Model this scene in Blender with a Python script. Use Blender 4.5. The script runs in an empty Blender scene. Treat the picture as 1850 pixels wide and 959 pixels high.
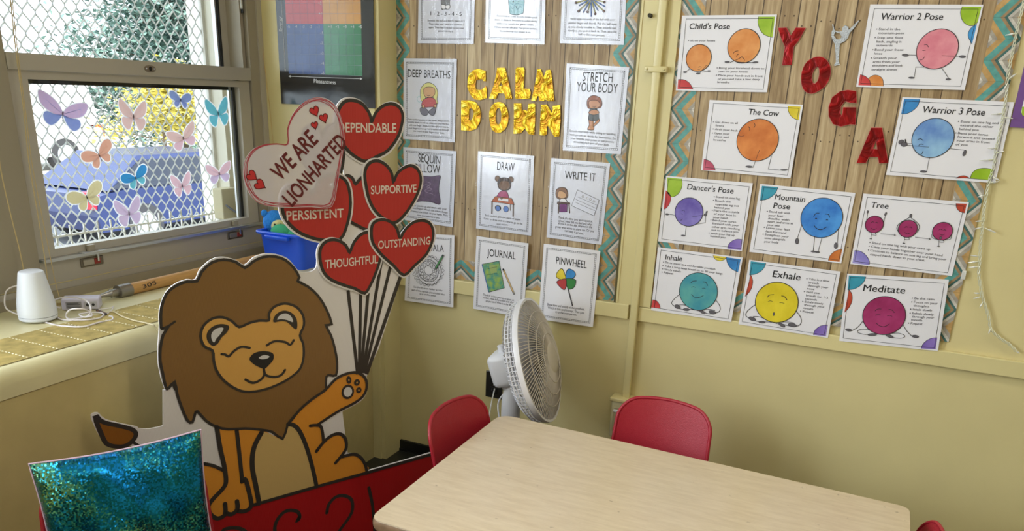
import bpy, bmesh, math, random
from mathutils import Vector, Matrix, Euler
from mathutils.geometry import tessellate_polygon
R_ = math.radians
C = bpy.context.scene.collection
SC = bpy.context.scene
rnd = random.Random(7)

# ------------------------------------------------------------------ camera
F_PX, PCY, W_PX, H_PX = 1412.97, 681.476, 1850, 959
CAM_ROT = Euler((R_(70.248833), R_(-2.2325789), R_(24.60692718)), 'XYZ')
CAM_LOC = Vector((0.95945, -2.61756, 1.44755))
cd = bpy.data.cameras.new('camera'); cam = bpy.data.objects.new('camera', cd); C.objects.link(cam)
cam.location = CAM_LOC; cam.rotation_euler = CAM_ROT
cd.sensor_width = 36; cd.sensor_fit = 'HORIZONTAL'; cd.lens = F_PX / W_PX * 36
cd.shift_y = (PCY - H_PX / 2) / W_PX
cd.clip_start = 0.02; cd.clip_end = 200
SC.camera = cam
RM = CAM_ROT.to_matrix()

# ------------------------------------------------------------------ colour and light
SC.view_settings.view_transform = 'Standard'
SC.view_settings.look = 'None'
SC.view_settings.gamma = 1
SC.view_settings.use_curve_mapping = False
SC.view_settings.exposure = -0.2
w = bpy.data.worlds.new('world'); SC.world = w; w.use_nodes = True
bg = w.node_tree.nodes['Background']
bg.inputs[0].default_value = (0.80, 0.90, 1.0, 1); bg.inputs[1].default_value = 4.5
sd = bpy.data.lights.new('sun', 'SUN'); so = bpy.data.objects.new('sun', sd); C.objects.link(so)
sd.energy = 11.0; sd.angle = R_(1.0); sd.color = (1, 0.95, 0.86)
so.rotation_euler = (R_(12), R_(42), 0)      # comes over the building and lights the street

def area(name, loc, rot, sx, sy, power, col):
    l = bpy.data.lights.new(name, 'AREA'); l.shape = 'RECTANGLE'; l.size = sx; l.size_y = sy
    l.energy = power; l.color = col
    o = bpy.data.objects.new(name, l); C.objects.link(o); o.location = loc; o.rotation_euler = rot
    return o
# daylight at the two further windows of the same wall, and the ceiling lamps
area('daylight_window_2', (-1.33, -2.15, 1.62), (0, R_(-90), 0), 1.3, 0.95, 66, (0.82, 0.91, 1.0))
area('daylight_window_3', (-1.33, -3.75, 1.62), (0, R_(-90), 0), 1.3, 0.95, 60, (0.82, 0.91, 1.0))
for nm, x, y, p in (('ceiling_light_a', 1.0, -1.15, 11), ('ceiling_light_b', 1.0, -3.2, 13), ('ceiling_light_c', 3.0, -1.4, 13)):
    area(nm, (x, y, 2.93), (0, 0, 0), 1.15, 0.28, p, (1.0, 0.93, 0.82))

# ------------------------------------------------------------------ materials
def S(r, g, b):
    f = lambda c: (c / 255 / 12.92) if c / 255 <= 0.04045 else ((c / 255 + 0.055) / 1.055) ** 2.4
    return (f(r), f(g), f(b), 1)
MATS = {}
def newmat(name):
    m = bpy.data.materials.new(name); m.use_nodes = True
    return m, m.node_tree, m.node_tree.nodes['Principled BSDF']
def mat(name, col, rough=.6, metal=0, coat=0, bump=0, bscale=60, var=0, vscale=4, trans=0, alpha=1, spec=None, stretch=None):
    if name in MATS: return MATS[name]
    m, t, p = newmat(name); N = t.nodes; L = t.links
    p.inputs['Base Color'].default_value = col; p.inputs['Roughness'].default_value = rough
    p.inputs['Metallic'].default_value = metal; p.inputs['Coat Weight'].default_value = coat
    p.inputs['Coat Roughness'].default_value = .12
    p.inputs['Transmission Weight'].default_value = trans; p.inputs['Alpha'].default_value = alpha
    if spec is not None: p.inputs['Specular IOR Level'].default_value = spec
    src = None
    if bump or var:
        tc = N.new('ShaderNodeTexCoord'); src = tc.outputs['Object']
        if stretch:
            mp = N.new('ShaderNodeMapping'); mp.inputs['Scale'].default_value = stretch
            L.new(src, mp.inputs[0]); src = mp.outputs[0]
    if var:
        n = N.new('ShaderNodeTexNoise'); n.inputs['Scale'].default_value = vscale; n.inputs['Detail'].default_value = 6
        L.new(src, n.inputs['Vector'])
        r = N.new('ShaderNodeMapRange'); r.inputs[1].default_value = .3; r.inputs[2].default_value = .7
        r.inputs[3].default_value = 1 - var; r.inputs[4].default_value = 1 + var
        L.new(n.outputs['Fac'], r.inputs[0])
        mx = N.new('ShaderNodeMix'); mx.data_type = 'RGBA'; mx.blend_type = 'MULTIPLY'; mx.inputs[0].default_value = 1
        mx.inputs[6].default_value = col; L.new(r.outputs[0], mx.inputs[7]); L.new(mx.outputs[2], p.inputs['Base Color'])
    if bump:
        n = N.new('ShaderNodeTexNoise'); n.inputs['Scale'].default_value = bscale; n.inputs['Detail'].default_value = 3
        L.new(src, n.inputs['Vector'])
        b = N.new('ShaderNodeBump'); b.inputs['Strength'].default_value = bump; b.inputs['Distance'].default_value = .01
        L.new(n.outputs['Fac'], b.inputs['Height']); L.new(b.outputs[0], p.inputs['Normal'])
    MATS[name] = m; return m
def watercolor(name, c1, c2, scale=14):
    if name in MATS: return MATS[name]
    m, t, p = newmat(name); N = t.nodes; L = t.links
    tc = N.new('ShaderNodeTexCoord'); n = N.new('ShaderNodeTexNoise'); n.inputs['Scale'].default_value = scale; n.inputs['Detail'].default_value = 5
    cr = N.new('ShaderNodeValToRGB'); cr.color_ramp.elements[0].position = .36; cr.color_ramp.elements[1].position = .66
    cr.color_ramp.elements[0].color = c1; cr.color_ramp.elements[1].color = c2
    L.new(tc.outputs['Object'], n.inputs['Vector']); L.new(n.outputs['Fac'], cr.inputs[0]); L.new(cr.outputs[0], p.inputs['Base Color'])
    p.inputs['Roughness'].default_value = .5
    MATS[name] = m; return m

WALL = mat('cream_wall_paint', S(212, 198, 146), .42, bump=.10, bscale=22, var=.05, vscale=3)
TRIMM = mat('cream_gloss_trim', S(214, 201, 148), .32, bump=.06, bscale=16, var=.04, vscale=5)
COVER = mat('cream_cover_paint', S(196, 180, 128), .38, bump=.12, bscale=16, var=.10, vscale=7)
SILLM = mat('sill_paint', S(214, 206, 165), .35, bump=.10, bscale=18, var=.06, vscale=6)
TAUPE = mat('taupe_window_metal', S(182, 176, 165), .42, metal=.25, bump=.02, bscale=90)
TAUPE2 = mat('taupe_bronze_casing', S(158, 149, 132), .45, metal=.15, bump=.03, bscale=60)
ALU = mat('bright_aluminium', S(205, 208, 212), .3, metal=.85)
BLACK = mat('black_rubber', S(18, 18, 20), .5)
DARK = mat('near_black_ink', S(34, 31, 33), .55)
INK = mat('printed_black_ink', S(30, 28, 34), .6)
GREYINK = mat('printed_grey_ink', S(84, 82, 92), .7)
MARK = mat('black_marker_line', S(52, 46, 44), .5)
PAPER = mat('white_card_paper', S(228, 226, 232), .38, coat=.25)
PAPERG = mat('laminated_paper', S(214, 216, 230), .28, coat=.6, bump=.35, bscale=14)
WHITEP = mat('white_plastic', S(236, 238, 246), .35)
FLOOR = mat('dark_floor_tile', S(38, 40, 38), .35, bump=.05, bscale=20, var=.35, vscale=9)
CEIL = mat('ceiling_paint', S(225, 222, 208), .8)
CHROME = mat('chrome_tube', S(215, 215, 218), .16, metal=1)

# ------------------------------------------------------------------ mesh building
def frm(U, V): return (Vector(U).normalized(), Vector(V).normalized())
class Fr:
    """a flat surface in the room: origin O, axes U, V and the normal N that faces the room"""
    def __init__(s, O, U, V, N):
        s.O, s.U, s.V, s.N = Vector(O), Vector(U).normalized(), Vector(V).normalized(), Vector(N).normalized()
    def hit(s, px, py, n=0):
        d = RM @ Vector(((px - 925) / F_PX, -(py - PCY) / F_PX, -1))
        t = ((s.O + s.N * n - CAM_LOC).dot(s.N)) / d.dot(s.N)
        q = CAM_LOC + d * t - s.O
        return (q.dot(s.U), q.dot(s.V))
    def at(s, u, v, n=0): return s.O + s.U * u + s.V * v + s.N * n
def onp(px, py, ax, val):
    d = RM @ Vector(((px - 925) / F_PX, -(py - PCY) / F_PX, -1))
    t = (val - CAM_LOC[ax]) / d[ax]; return CAM_LOC + d * t
def at_plane(px, py, P, N):
    d = RM @ Vector(((px - 925) / F_PX, -(py - PCY) / F_PX, -1)); N = Vector(N)
    return CAM_LOC + d * ((Vector(P) - CAM_LOC).dot(N) / d.dot(N))
WB = Fr((0, 0, 0), (1, 0, 0), (0, 0, 1), (0, -1, 0))             # back wall

class MB:
    def __init__(s): s.v, s.f, s.m, s.uv, s.mats = [], [], [], [], []
    def mi(s, m):
        if m not in s.mats: s.mats.append(m)
        return s.mats.index(m)
    def add(s, vs, fs, m, uvs=None):
        b = len(s.v); k = s.mi(m)
        s.v += [Vector(v) for v in vs]; s.uv += uvs if uvs else [(v[0], v[2]) for v in vs]
        for f in fs: s.f.append(tuple(b + i for i in f)); s.m.append(k)
        return s
    def box(s, a, b, m, M=None):
        (x0, y0, z0), (x1, y1, z1) = a, b
        x0, x1 = sorted((x0, x1)); y0, y1 = sorted((y0, y1)); z0, z1 = sorted((z0, z1))
        vs = [Vector(p) for p in ((x0,y0,z0),(x1,y0,z0),(x1,y1,z0),(x0,y1,z0),(x0,y0,z1),(x1,y0,z1),(x1,y1,z1),(x0,y1,z1))]
        if M: vs = [M @ v for v in vs]
        return s.add(vs, [(3,2,1,0),(4,5,6,7),(0,1,5,4),(1,2,6,5),(2,3,7,6),(3,0,4,7)], m)
    def rbox(s, a, b, r, m, M=None, seg=3):
        """box with every edge rounded"""
        bm = bmesh.new(); bmesh.ops.create_cube(bm, size=1)
        a, b = Vector(a), Vector(b); c = (a + b) / 2; d = b - a
        for v in bm.verts: v.co = Vector((v.co.x * abs(d.x), v.co.y * abs(d.y), v.co.z * abs(d.z))) + c
        bmesh.ops.bevel(bm, geom=bm.edges[:], offset=r, segments=seg, affect='EDGES', profile=.5)
        bm.verts.index_update()
        vs = [(M @ v.co) if M else v.co.copy() for v in bm.verts]; fs = [tuple(v.index for v in f.verts) for f in bm.faces]
        bm.free(); return s.add(vs, fs, m)
    def tube(s, pts, r, m, n=8, caps=True, closed=False):
        pts = [Vector(p) for p in pts]; k = len(pts); rs = r if isinstance(r, (list, tuple)) else [r] * k
        vs, fs = [], []; T0 = (pts[1] - pts[0]).normalized()
        up = Vector((0, 0, 1)) if abs(T0.z) < .9 else Vector((1, 0, 0)); A = T0.cross(up).normalized()
        for i, p in enumerate(pts):
            if closed: T = pts[(i + 1) % k] - pts[i - 1]
            else: T = pts[min(i + 1, k - 1)] - pts[max(i - 1, 0)]
            if T.length < 1e-9: T = T0
            T.normalize(); A = (A - T * A.dot(T))
            if A.length < 1e-6: A = T.orthogonal()
            A.normalize(); B = T.cross(A)
            for j in range(n):
                a = 2 * math.pi * j / n; vs.append(p + (A * math.cos(a) + B * math.sin(a)) * rs[i])
        for i in range(k if closed else k - 1):
            i2 = (i + 1) % k
            for j in range(n):
                j2 = (j + 1) % n; fs.append((i*n+j, i*n+j2, i2*n+j2, i2*n+j))
        if caps and not closed: fs += [tuple(range(n))[::-1], tuple((k-1)*n + j for j in range(n))]
        return s.add(vs, fs, m)
    def lathe(s, prof, m, M=None, n=32):
        """prof: (r, z) pairs about the local z axis"""
        vs, fs = [], []
        for r, z in prof:
            for j in range(n):
                a = 2 * math.pi * j / n; vs.append(Vector((r * math.cos(a), r * math.sin(a), z)))
        for i in range(len(prof) - 1):
            for j in range(n):
                j2 = (j + 1) % n; fs.append((i*n+j, i*n+j2, (i+1)*n+j2, (i+1)*n+j))
        if prof[0][0] > 1e-5: fs.append(tuple(range(n))[::-1])
        if prof[-1][0] > 1e-5: fs.append(tuple((len(prof)-1)*n + j for j in range(n)))
        if M: vs = [M @ v for v in vs]
        return s.add(vs, fs, m)
    def ball(s, c, r, m, sx=1, sy=1, sz=1, M=None, n=20):
        prof = [(max(1e-6, math.sin(math.pi * i / (n // 2))), -math.cos(math.pi * i / (n // 2))) for i in range(n // 2 + 1)]
        T = Matrix.Translation(c) @ (M.to_4x4() if M else Matrix.Identity(4)) @ Matrix.Diagonal((r * sx, r * sy, r * sz, 1))
        return s.lathe(prof, m, T, n)
    def fill(s, fr, loops, n, m, th=0):
        """a flat filled shape (outer loop, then holes) on surface fr; th gives it thickness behind n"""
        loops = [l for l in loops if len(l) > 2]
        flat = [p for l in loops for p in l]
        tris = tessellate_polygon([[Vector((p[0], p[1], 0)) for p in l] for l in loops])
        out = []
        for a, b, c in tris:
            ax, ay = flat[a]; bx, by = flat[b]; cx, cy = flat[c]
            cr = (bx-ax)*(cy-ay) - (by-ay)*(cx-ax)
            if fr.U.cross(fr.V).dot(fr.N) < 0: cr = -cr
            out.append((a, b, c) if cr > 0 else (a, c, b))
        vs = [fr.at(p[0], p[1], n) for p in flat]; s.add(vs, out, m, list(flat))
        if th:
            vb = [fr.at(p[0], p[1], n - th) for p in flat]; s.add(vb, [t[::-1] for t in out], m, list(flat))
            o = 0
            for l in loops:
                k = len(l)
                s.add([fr.at(p[0], p[1], n) for p in l] + [fr.at(p[0], p[1], n - th) for p in l],
                      [(i, (i+1) % k, k + (i+1) % k, k + i) for i in range(k)], m, list(l) + list(l))
        return s
    def ribbon(s, fr, pts, wd, n, m, closed=False, round_=True):
        pts = [Vector((p[0], p[1])) for p in pts]
        q = [pts[0]]
        for p in pts[1:]:
            if (p - q[-1]).length > 1e-6: q.append(p)
        pts = q; k = len(pts)
        if k < 2: return s
        L_, Rr = [], []
        for i in range(k):
            a = pts[(i-1) % k] if (closed or i) else pts[0]; c = pts[(i+1) % k] if (closed or i < k-1) else pts[-1]
            d1 = (pts[i] - a); d2 = (c - pts[i])
            if d1.length < 1e-9: d1 = d2
            if d2.length < 1e-9: d2 = d1
            d1.normalize(); d2.normalize(); n1 = Vector((-d1.y, d1.x)); n2 = Vector((-d2.y, d2.x)); mm = n1 + n2
            if mm.length < .3: mm = n1
            mm.normalize(); f = wd / 2 / max(.55, mm.dot(n1))
            L_.append(pts[i] + mm * f); Rr.append(pts[i] - mm * f)
        vs = [fr.at(p.x, p.y, n) for p in L_ + Rr]; fs = []
        for i in range(k if closed else k - 1):
            j = (i + 1) % k; fs.append((k + i, k + j, j, i))
        s.add(vs, fs, m, [(p.x, p.y) for p in L_ + Rr])
        if round_ and not closed:
            for p in (pts[0], pts[-1]): s.disc(fr, p, wd / 2, wd / 2, n, m, 8)
        return s
    def disc(s, fr, c, rx, ry, n, m, k=28, rot=0):
        cr, sr = math.cos(rot), math.sin(rot); pts = []
        for i in range(k):
            a = 2 * math.pi * i / k; x, y = rx * math.cos(a), ry * math.sin(a); pts.append((c[0] + x*cr - y*sr, c[1] + x*sr + y*cr))
        s.add([fr.at(p[0], p[1], n) for p in pts], [tuple(range(k))], m, pts); return s
    def build(s, name, parent=None, loc=None, smooth=False):
        O = ORG[parent.name] if parent else (Vector(loc) if loc is not None else Vector((0, 0, 0)))
        me = bpy.data.meshes.new(name)
        me.from_pydata([v - O for v in s.v], [], s.f); me.update()
        for m in s.mats: me.materials.append(m)
        me.polygons.foreach_set('material_index', s.m)
        if smooth: me.polygons.foreach_set('use_smooth', [True] * len(me.polygons))
        uv = me.uv_layers.new(name='UVMap'); d = []
        for p in me.polygons:
            for li in p.loop_indices:
                a = s.uv[me.loops[li].vertex_index]; d += [a[0], a[1]]
        uv.data.foreach_set('uv', d)
        o = bpy.data.objects.new(name, me); C.objects.link(o)
        if parent: o.parent = parent; ORG[o.name] = O
        else: o.location = O; ORG[o.name] = O
        if smooth:
            try: me.set_sharp_from_angle(angle=R_(40))
            except Exception: pass
        return o
ORG = {}
def tag(o, label=None, cat=None, group=None, kind=None):
    if label: o['label'] = label
    if cat: o['category'] = cat
    if group: o['group'] = group
    if kind: o['kind'] = kind
    return o
def thing(name, loc, label, cat, group=None):
    o = bpy.data.objects.new(name, None); C.objects.link(o); o.location = loc; o.empty_display_size = .05
    ORG[o.name] = Vector(loc); return tag(o, label, cat, group)
def struct(name, mb, smooth=False): return tag(mb.build(name, smooth=smooth), kind='structure')
def spl(pts, closed=False, k=5):
    """smooth curve through the points"""
    P = [Vector(p) for p in pts]; n = len(P); out = []
    for i in range(n if closed else n - 1):
        p1, p2 = P[i], P[(i+1) % n]
        p0 = P[(i-1) % n] if (closed or i) else p1; p3 = P[(i+2) % n] if (closed or i < n-2) else p2
        for j in range(k):
            t = j / k
            out.append(tuple(.5 * ((2*p1) + (p2-p0)*t + (2*p0-5*p1+4*p2-p3)*t*t + (3*p1-p0-3*p2+p3)*t*t*t)))
    if not closed: out.append(tuple(P[-1]))
    return out
class Tr:
    """traced coordinates on a flat surface: reads points of an enlarged view (offset, scale) as places on the surface"""
    def __init__(s, fr, ox, oy, sc, n=0): s.fr, s.ox, s.oy, s.sc, s.n = fr, ox, oy, sc, n
    def __call__(s, *p):
        if len(p) == 1 and isinstance(p[0], (list, tuple)): p = p[0]
        return s.fr.hit(s.ox + p[0] / s.sc, s.oy + p[1] / s.sc, s.n)
    def L(s, pts): return [s(p) for p in pts]
    def len(s, p, d):
        a = Vector(s(p[0], p[1])); b = Vector(s(p[0], p[1] + d)); return (a - b).length
# lettering: outlines of the built-in font as flat meshes
_TX = {}
def glyphs(txt, bold=0, shear=0, res=3):
    key = (txt, bold, shear, res)
    if key in _TX: return _TX[key]
    c = bpy.data.curves.new('tmp_text', 'FONT'); c.body = txt; c.resolution_u = res; c.offset = bold; c.shear = shear; c.size = 1
    o = bpy.data.objects.new('tmp_text', c); C.objects.link(o)
    dg = bpy.context.evaluated_depsgraph_get(); me = o.evaluated_get(dg).to_mesh()
    vs = [(v.co.x, v.co.y) for v in me.vertices]; fs = [tuple(p.vertices) for p in me.polygons]
    o.evaluated_get(dg).to_mesh_clear(); bpy.data.objects.remove(o); bpy.data.curves.remove(c)
    _TX[key] = (vs, fs); return _TX[key]
CAPH = None
def text(mb, fr, s, a, b, h, n, m, bold=0, shear=0, res=3):
    """s written from a to b (left and right ends of its baseline on the surface), capital height h"""
    global CAPH
    if CAPH is None:
        vs, _ = glyphs('H'); CAPH = max(v[1] for v in vs)
    vs, fs = glyphs(s, 0, shear, res)
    if not vs: return
    x0 = min(v[0] for v in vs); x1 = max(v[0] for v in vs)
    a, b = Vector(a), Vector(b); d = b - a; e = d / (x1 - x0); d.normalize(); up = Vector((-d.y, d.x)) * (h / CAPH)
    for k, (ox, oy) in enumerate(((0, 0),) if not bold else ((0, 0), (bold, 0), (-bold, 0), (0, bold), (0, -bold))):
        P = [a + e * (v[0] - x0 + ox) + up * (v[1] + oy) for v in vs]
        mb.add([fr.at(p.x, p.y, n + k * .00002) for p in P], fs, m, [(p.x, p.y) for p in P])

# ================================================================== THE ROOM
XW, XF, XR, YF, ZC = -1.22, -0.755, 4.2, -5.0, 2.95       # window wall, cover front, right wall, front wall, ceiling
ZS = 0.822                                                # sill height
struct('floor', MB().box((XW, YF, -.05), (XR, 0, 0), FLOOR))
struct('ceiling', MB().box((XW - .2, YF - .1, ZC), (XR + .1, .12, ZC + .08), CEIL))
struct('wall_back', MB().box((XW - .2, 0, 0), (XR + .1, .12, ZC), WALL))
struct('wall_right', MB().box((XR, YF, 0), (XR + .1, 0, ZC), WALL))
struct('wall_front', MB().box((XW, YF - .1, 0), (XR, YF, ZC), WALL))
OPEN = [(-1.16, -.06), (-2.65, -1.65), (-4.25, -3.25)]
wl = MB(); yy = [YF] + sorted(sum([list(o) for o in OPEN], [])) + [0]
wl.box((XW - .15, YF, 0), (XW, 0, .87), WALL).box((XW - .15, YF, 2.42), (XW, 0, ZC), WALL)
for i in range(0, len(yy), 2): wl.box((XW - .15, yy[i], .87), (XW, yy[i+1], 2.42), WALL)
struct('wall_left', wl)
# corner pier that carries the mood chart
pier = MB().box((XW, -.125, 0), (-.722, 0, ZC), TRIMM).box((-.722, -.118, 0), (-.703, 0, ZC), TRIMM)
struct('wall_corner', pier)
struct('baseboard_back', MB().box((-.703, -.011, 0), (XR, 0, .046), BLACK).box((-.703, -.017, 0), (XR, 0, .010), BLACK))

# rails under the boards
RAIL0, RAIL1 = .724, .777
m_ = MB().rbox((-.703, -.016, RAIL0), (.247, .001, RAIL1), .003, TRIMM); struct('trim_1', m_)
m_ = MB().rbox((.283, -.016, RAIL0), (XR, .001, RAIL1 - .002), .003, TRIMM); struct('trim_2', m_)
# flat stile between the two boards, with the dark metal edge of the left one
m_ = MB().box((.199, -.013, RAIL1), (.323, .001, ZC), TRIMM).box((.191, -.017, RAIL1 + .004), (.1985, .001, ZC), mat('dark_board_edge', S(92, 84, 50), .4, metal=.3))
m_.box((.1985, -.016, RAIL1 + .004), (.206, .001, ZC), TRIMM)
struct('trim_3', m_)

# surface raceway running down to its box
t = thing('cable_raceway', (.272, 0, .44), 'cream metal cable raceway running down between the two boards to a wall box', 'cable raceway')
MB().rbox((.258, -.034, .438), (.284, -.0125, ZC), .003, TRIMM).box((.264, -.0125, .438), (.278, 0, ZC), TRIMM).build('channel', t, smooth=True)
for zc in (1.545, 2.35):
    c = MB().rbox((.232, -.0375, zc - .009), (.304, -.0135, zc + .009), .003, TRIMM)
    for sx in (.241, .296): c.ball((sx, -.038, zc), .004, TRIMM)
    c.build('clip', t, smooth=True)
b = MB().rbox((.226, -.058, .288), (.326, 0, .430), .006, mat('cream_box_paint', S(196, 188, 150), .4, bump=.08, bscale=40))
b.rbox((.220, -.062, .426), (.332, 0, .441), .004, TRIMM)
bx_ = b.build('wall_box', t, smooth=True)
MB().rbox((.238, -.061, .312), (.314, -.057, .405), .002, mat('beige_socket', S(170, 160, 128), .4)).rbox((.238, -.0635, .388), (.270, -.0605, .399), .002, WHITEP).rbox((.241, -.0635, .318), (.262, -.0605, .329), .002, mat('orange_label', S(205, 140, 95), .5)).build('socket', bx_)
MB().tube([(.232, -.0305, 1.70), (.232, -.012, 1.70)], .0062, mat('hole_dark', S(50, 46, 32), .8), 12).build('screw_hole', t)

# black wall outlet with a steel rim
a0, a1 = WB.hit(880, 669), WB.hit(907, 720)
t = thing('wall_outlet', ((a0[0]+a1[0])/2, 0, a1[1]), 'black double wall outlet with a steel rim low on the cream wall beside the fan', 'outlet')
u0, u1, v0, v1 = a0[0], a1[0], a1[1], a0[1]
MB().rbox((u0-.003, -.004, v0-.003), (u1+.003, 0, v1+.003), .0015, CHROME).build('rim', t)
MB().rbox((u0, -.008, v0), (u1, -.003, v1), .002, mat('black_plate', S(44, 42, 40), .35, metal=.2)).build('cover_plate', t)
for k in (.29, .71):
    zc = v0 + (v1 - v0) * k; xc = (u0 + u1) / 2
    s_ = MB().rbox((xc-.016, -.0105, zc-.014), (xc+.016, -.007, zc+.014), .0015, BLACK)
    s_.box((xc-.008, -.0112, zc-.002), (xc-.005, -.0104, zc+.008), GREYINK).box((xc+.005, -.0112, zc-.002), (xc+.008, -.0104, zc+.008), GREYINK)
    s_.ball((xc, -.0104, zc-.008), .003, GREYINK).build('socket', t)
MB().ball((xc, -.0084, (v0+v1)/2), .003, CHROME).build('screw', t)

# ------------------------------------------------------------------ radiator cover and sill
t = thing('radiator_cover', (-.98, -2.5, 0), 'cream painted metal radiator cover below the window with a rounded top edge', 'radiator cover')
def prism(mb, prof, y0, y1, m):
    k = len(prof); vs = [(x, y0, z) for x, z in prof] + [(x, y1, z) for x, z in prof]
    fs = [(i, k+i, k+(i+1) % k, (i+1) % k) for i in range(k)] + [tuple(range(k))[::-1], tuple(range(k, 2*k))]
    return mb.add(vs, fs, m)
rr = .040
prof = [(XW + .001, ZS)] + [(XF - rr + rr * math.sin(a), ZS - rr + rr * math.cos(a)) for a in [math.pi / 2 * i / 10 for i in range(11)]] + [(XF, .7535), (XW + .001, .7535)]
prism(MB(), prof[::-1], YF, -.1255, SILLM).build('sill_top', t, smooth=True)
MB().box((XW + .001, YF, 0), (XF - .003, -.1255, .7515), COVER).build('front_panel', t)

# ------------------------------------------------------------------ window 1
WN = Fr((XW, 0, 0), (0, 1, 0), (0, 0, 1), (1, 0, 0))
t = bpy.data.objects.new('window_1', None); C.objects.link(t); t.location = (XW, -.67, .87); ORG[t.name] = Vector(t.location); t['kind'] = 'structure'
GL0, GL1 = -1.083 + .013, -.262       # lower glass y range on the sash face
gy0, gz1 = WN.hit(52, 143); gy0b, gz0 = WN.hit(100, 450); gy1, _ = WN.hit(442, 275)
gy0 = (gy0 + gy0b) / 2
sy1 = WN.hit(459, 263)[0]                        # outer edge of the lower sash
mz0, mz1 = gz1 + .022, WN.hit(236, 108.7)[1]      # meeting rail
fx = lambda d: XW + d
# outer casing
cs = MB().box((fx(-.14), -1.62, .87), (fx(.004), -1.13, 2.42), TAUPE2).box((fx(-.05), sy1 + .006, .87), (fx(.004), -.1255, 2.42), TAUPE2).box((fx(-.15), -.1255, .87), (fx(-.002), -.059, 2.42), TAUPE2)
cs.box((fx(.004), -1.62, ZS), (fx(.012), -1.36, 2.42), TAUPE2).box((fx(-.14), -1.13, 2.30), (fx(.004), -.1255, 2.42), TAUPE2)
cs.box((fx(.004), -.150, ZS), (fx(.010), -.1255, 2.42), TAUPE)
cs.build('casing', t)
# panel between sash and sill
az = WN.hit(283, 437.5)[1]; bz = WN.hit(277, 476)[1]
pn = MB().box((fx(-.13), -1.62, ZS), (fx(.006), -.1255, bz - .001), TAUPE).box((fx(-.13), -1.16, bz + .002), (fx(.001), -.1255, az), TAUPE)
pn.box((fx(-.13), -1.62, ZS), (fx(.016), -.1255, ZS + .028), TAUPE2)
pn.build('lower_panel', t)
pa = MB().box((fx(-.02), gy0 - .055, az), (fx(.017), sy1, az + .0085), ALU); pa.build('sash_stop', t)
# lower sash
ls = MB()
ls.box((fx(-.035), gy0 - .060, az + .009), (fx(-.003), gy0, mz1), TAUPE).box((fx(-.035), gy1, az + .009), (fx(-.003), sy1, mz1), TAUPE)
ls.box((fx(-.035), gy0, az + .009), (fx(-.003), gy1, gz0), TAUPE).box((fx(-.035), gy0, gz1), (fx(-.003), gy1, mz0), TAUPE)
ls.box((fx(-.035), gy0 - .058, mz0 + .002), (fx(.006), sy1 + .003, mz1), TAUPE)
ls.build('lower_sash', t)
g_ = MB().box((fx(-.036), gy1 - .012, gz0), (fx(-.026), gy1, gz1), BLACK).box((fx(-.037), gy0, gz1 - .012), (fx(-.030), gy1, gz1), BLACK)
g_.box((fx(-.037), gy1 - .028, gz0), (fx(-.029), gy1 - .018, gz1), ALU).build('gasket', t)
# upper sash, set back
UX = -.075
uy1 = WN.hit(400, 60, UX)[0]; uy0 = -1.13
us = MB().box((fx(UX - .03), uy0 - .04, mz1 - .05), (fx(UX), uy0 - .012, 2.32), TAUPE).box((fx(UX - .03), uy1, mz1 - .05), (fx(UX), uy1 + .040, 2.32), TAUPE)
us.box((fx(UX - .03), uy0, mz1 - .05), (fx(UX), uy1, mz1 - .012), TAUPE).box((fx(UX - .03), uy0, 2.26), (fx(UX), uy1, 2.32), TAUPE)
us.build('upper_sash', t)
MB().box((fx(UX - .012), uy1 - .010, mz1 - .02), (fx(UX + .002), uy1 - .003, 2.28), BLACK).box((fx(UX - .02), uy1 - .020, mz1 - .02), (fx(UX - .004), uy1 - .012, 2.28), ALU).build('gasket', t)
# balance track beside the upper sash: dark slot, grey tube and its bright cover
ty0 = uy1 + .040
tk = MB().box((fx(UX - .05), ty0, mz1), (fx(UX - .035), sy1 + .006, 2.32), BLACK)
tk.box((fx(UX - .035), ty0 + .006, mz1), (fx(-.012), sy1 - .014, 2.30), TAUPE2)
tk.build('balance_track', t)
z_ = 1.705
MB().rbox((fx(-.034), ty0 + .004, z_), (fx(-.004), sy1 - .010, 2.30), .004, mat('light_grey_metal', S(196, 196, 190), .35, metal=.3)).rbox((fx(-.034), ty0 + .002, z_ - .014), (fx(-.002), sy1 - .008, z_), .003, BLACK).build('balance_cover', t)
# glass panes
gm, gt, gp = newmat('window_glass'); gt.nodes.remove(gp); o_ = gt.nodes['Material Output']
tr = gt.nodes.new('ShaderNodeBsdfTransparent'); tr.inputs[0].default_value = (.96, .98, .98, 1)
gg = gt.nodes.new('ShaderNodeBsdfGlossy'); gg.inputs['Roughness'].default_value = .02
fr_ = gt.nodes.new('ShaderNodeFresnel'); fr_.inputs[0].default_value = 1.4; mx_ = gt.nodes.new('ShaderNodeMixShader')
ge_ = gt.nodes.new('ShaderNodeNewGeometry'); mm_ = gt.nodes.new('ShaderNodeMath'); mm_.operation = 'SUBTRACT'; mm_.inputs[0].default_value = 1; gt.links.new(ge_.outputs['Backfacing'], mm_.inputs[1])
mn_ = gt.nodes.new('ShaderNodeMath'); mn_.operation = 'MULTIPLY'; gt.links.new(fr_.outputs[0], mn_.inputs[0]); gt.links.new(mm_.outputs[0], mn_.inputs[1]); gt.links.new(mn_.outputs[0], mx_.inputs[0]); gt.links.new(tr.outputs[0], mx_.inputs[1]); gt.links.new(gg.outputs[0], mx_.inputs[2]); gt.links.new(mx_.outputs[0], o_.inputs[0])
GLASS = gm; MATS['window_glass'] = gm
MB().box((fx(-.024), gy0 - .005, gz0 - .005), (fx(-.020), gy1 + .002, gz1 + .005), GLASS).build('glass_pane', t)
MB().box((fx(UX - .02), uy0 - .015, mz1 - .03), (fx(UX - .016), uy1 + .002, 2.28), GLASS).build('glass_pane', t)
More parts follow.
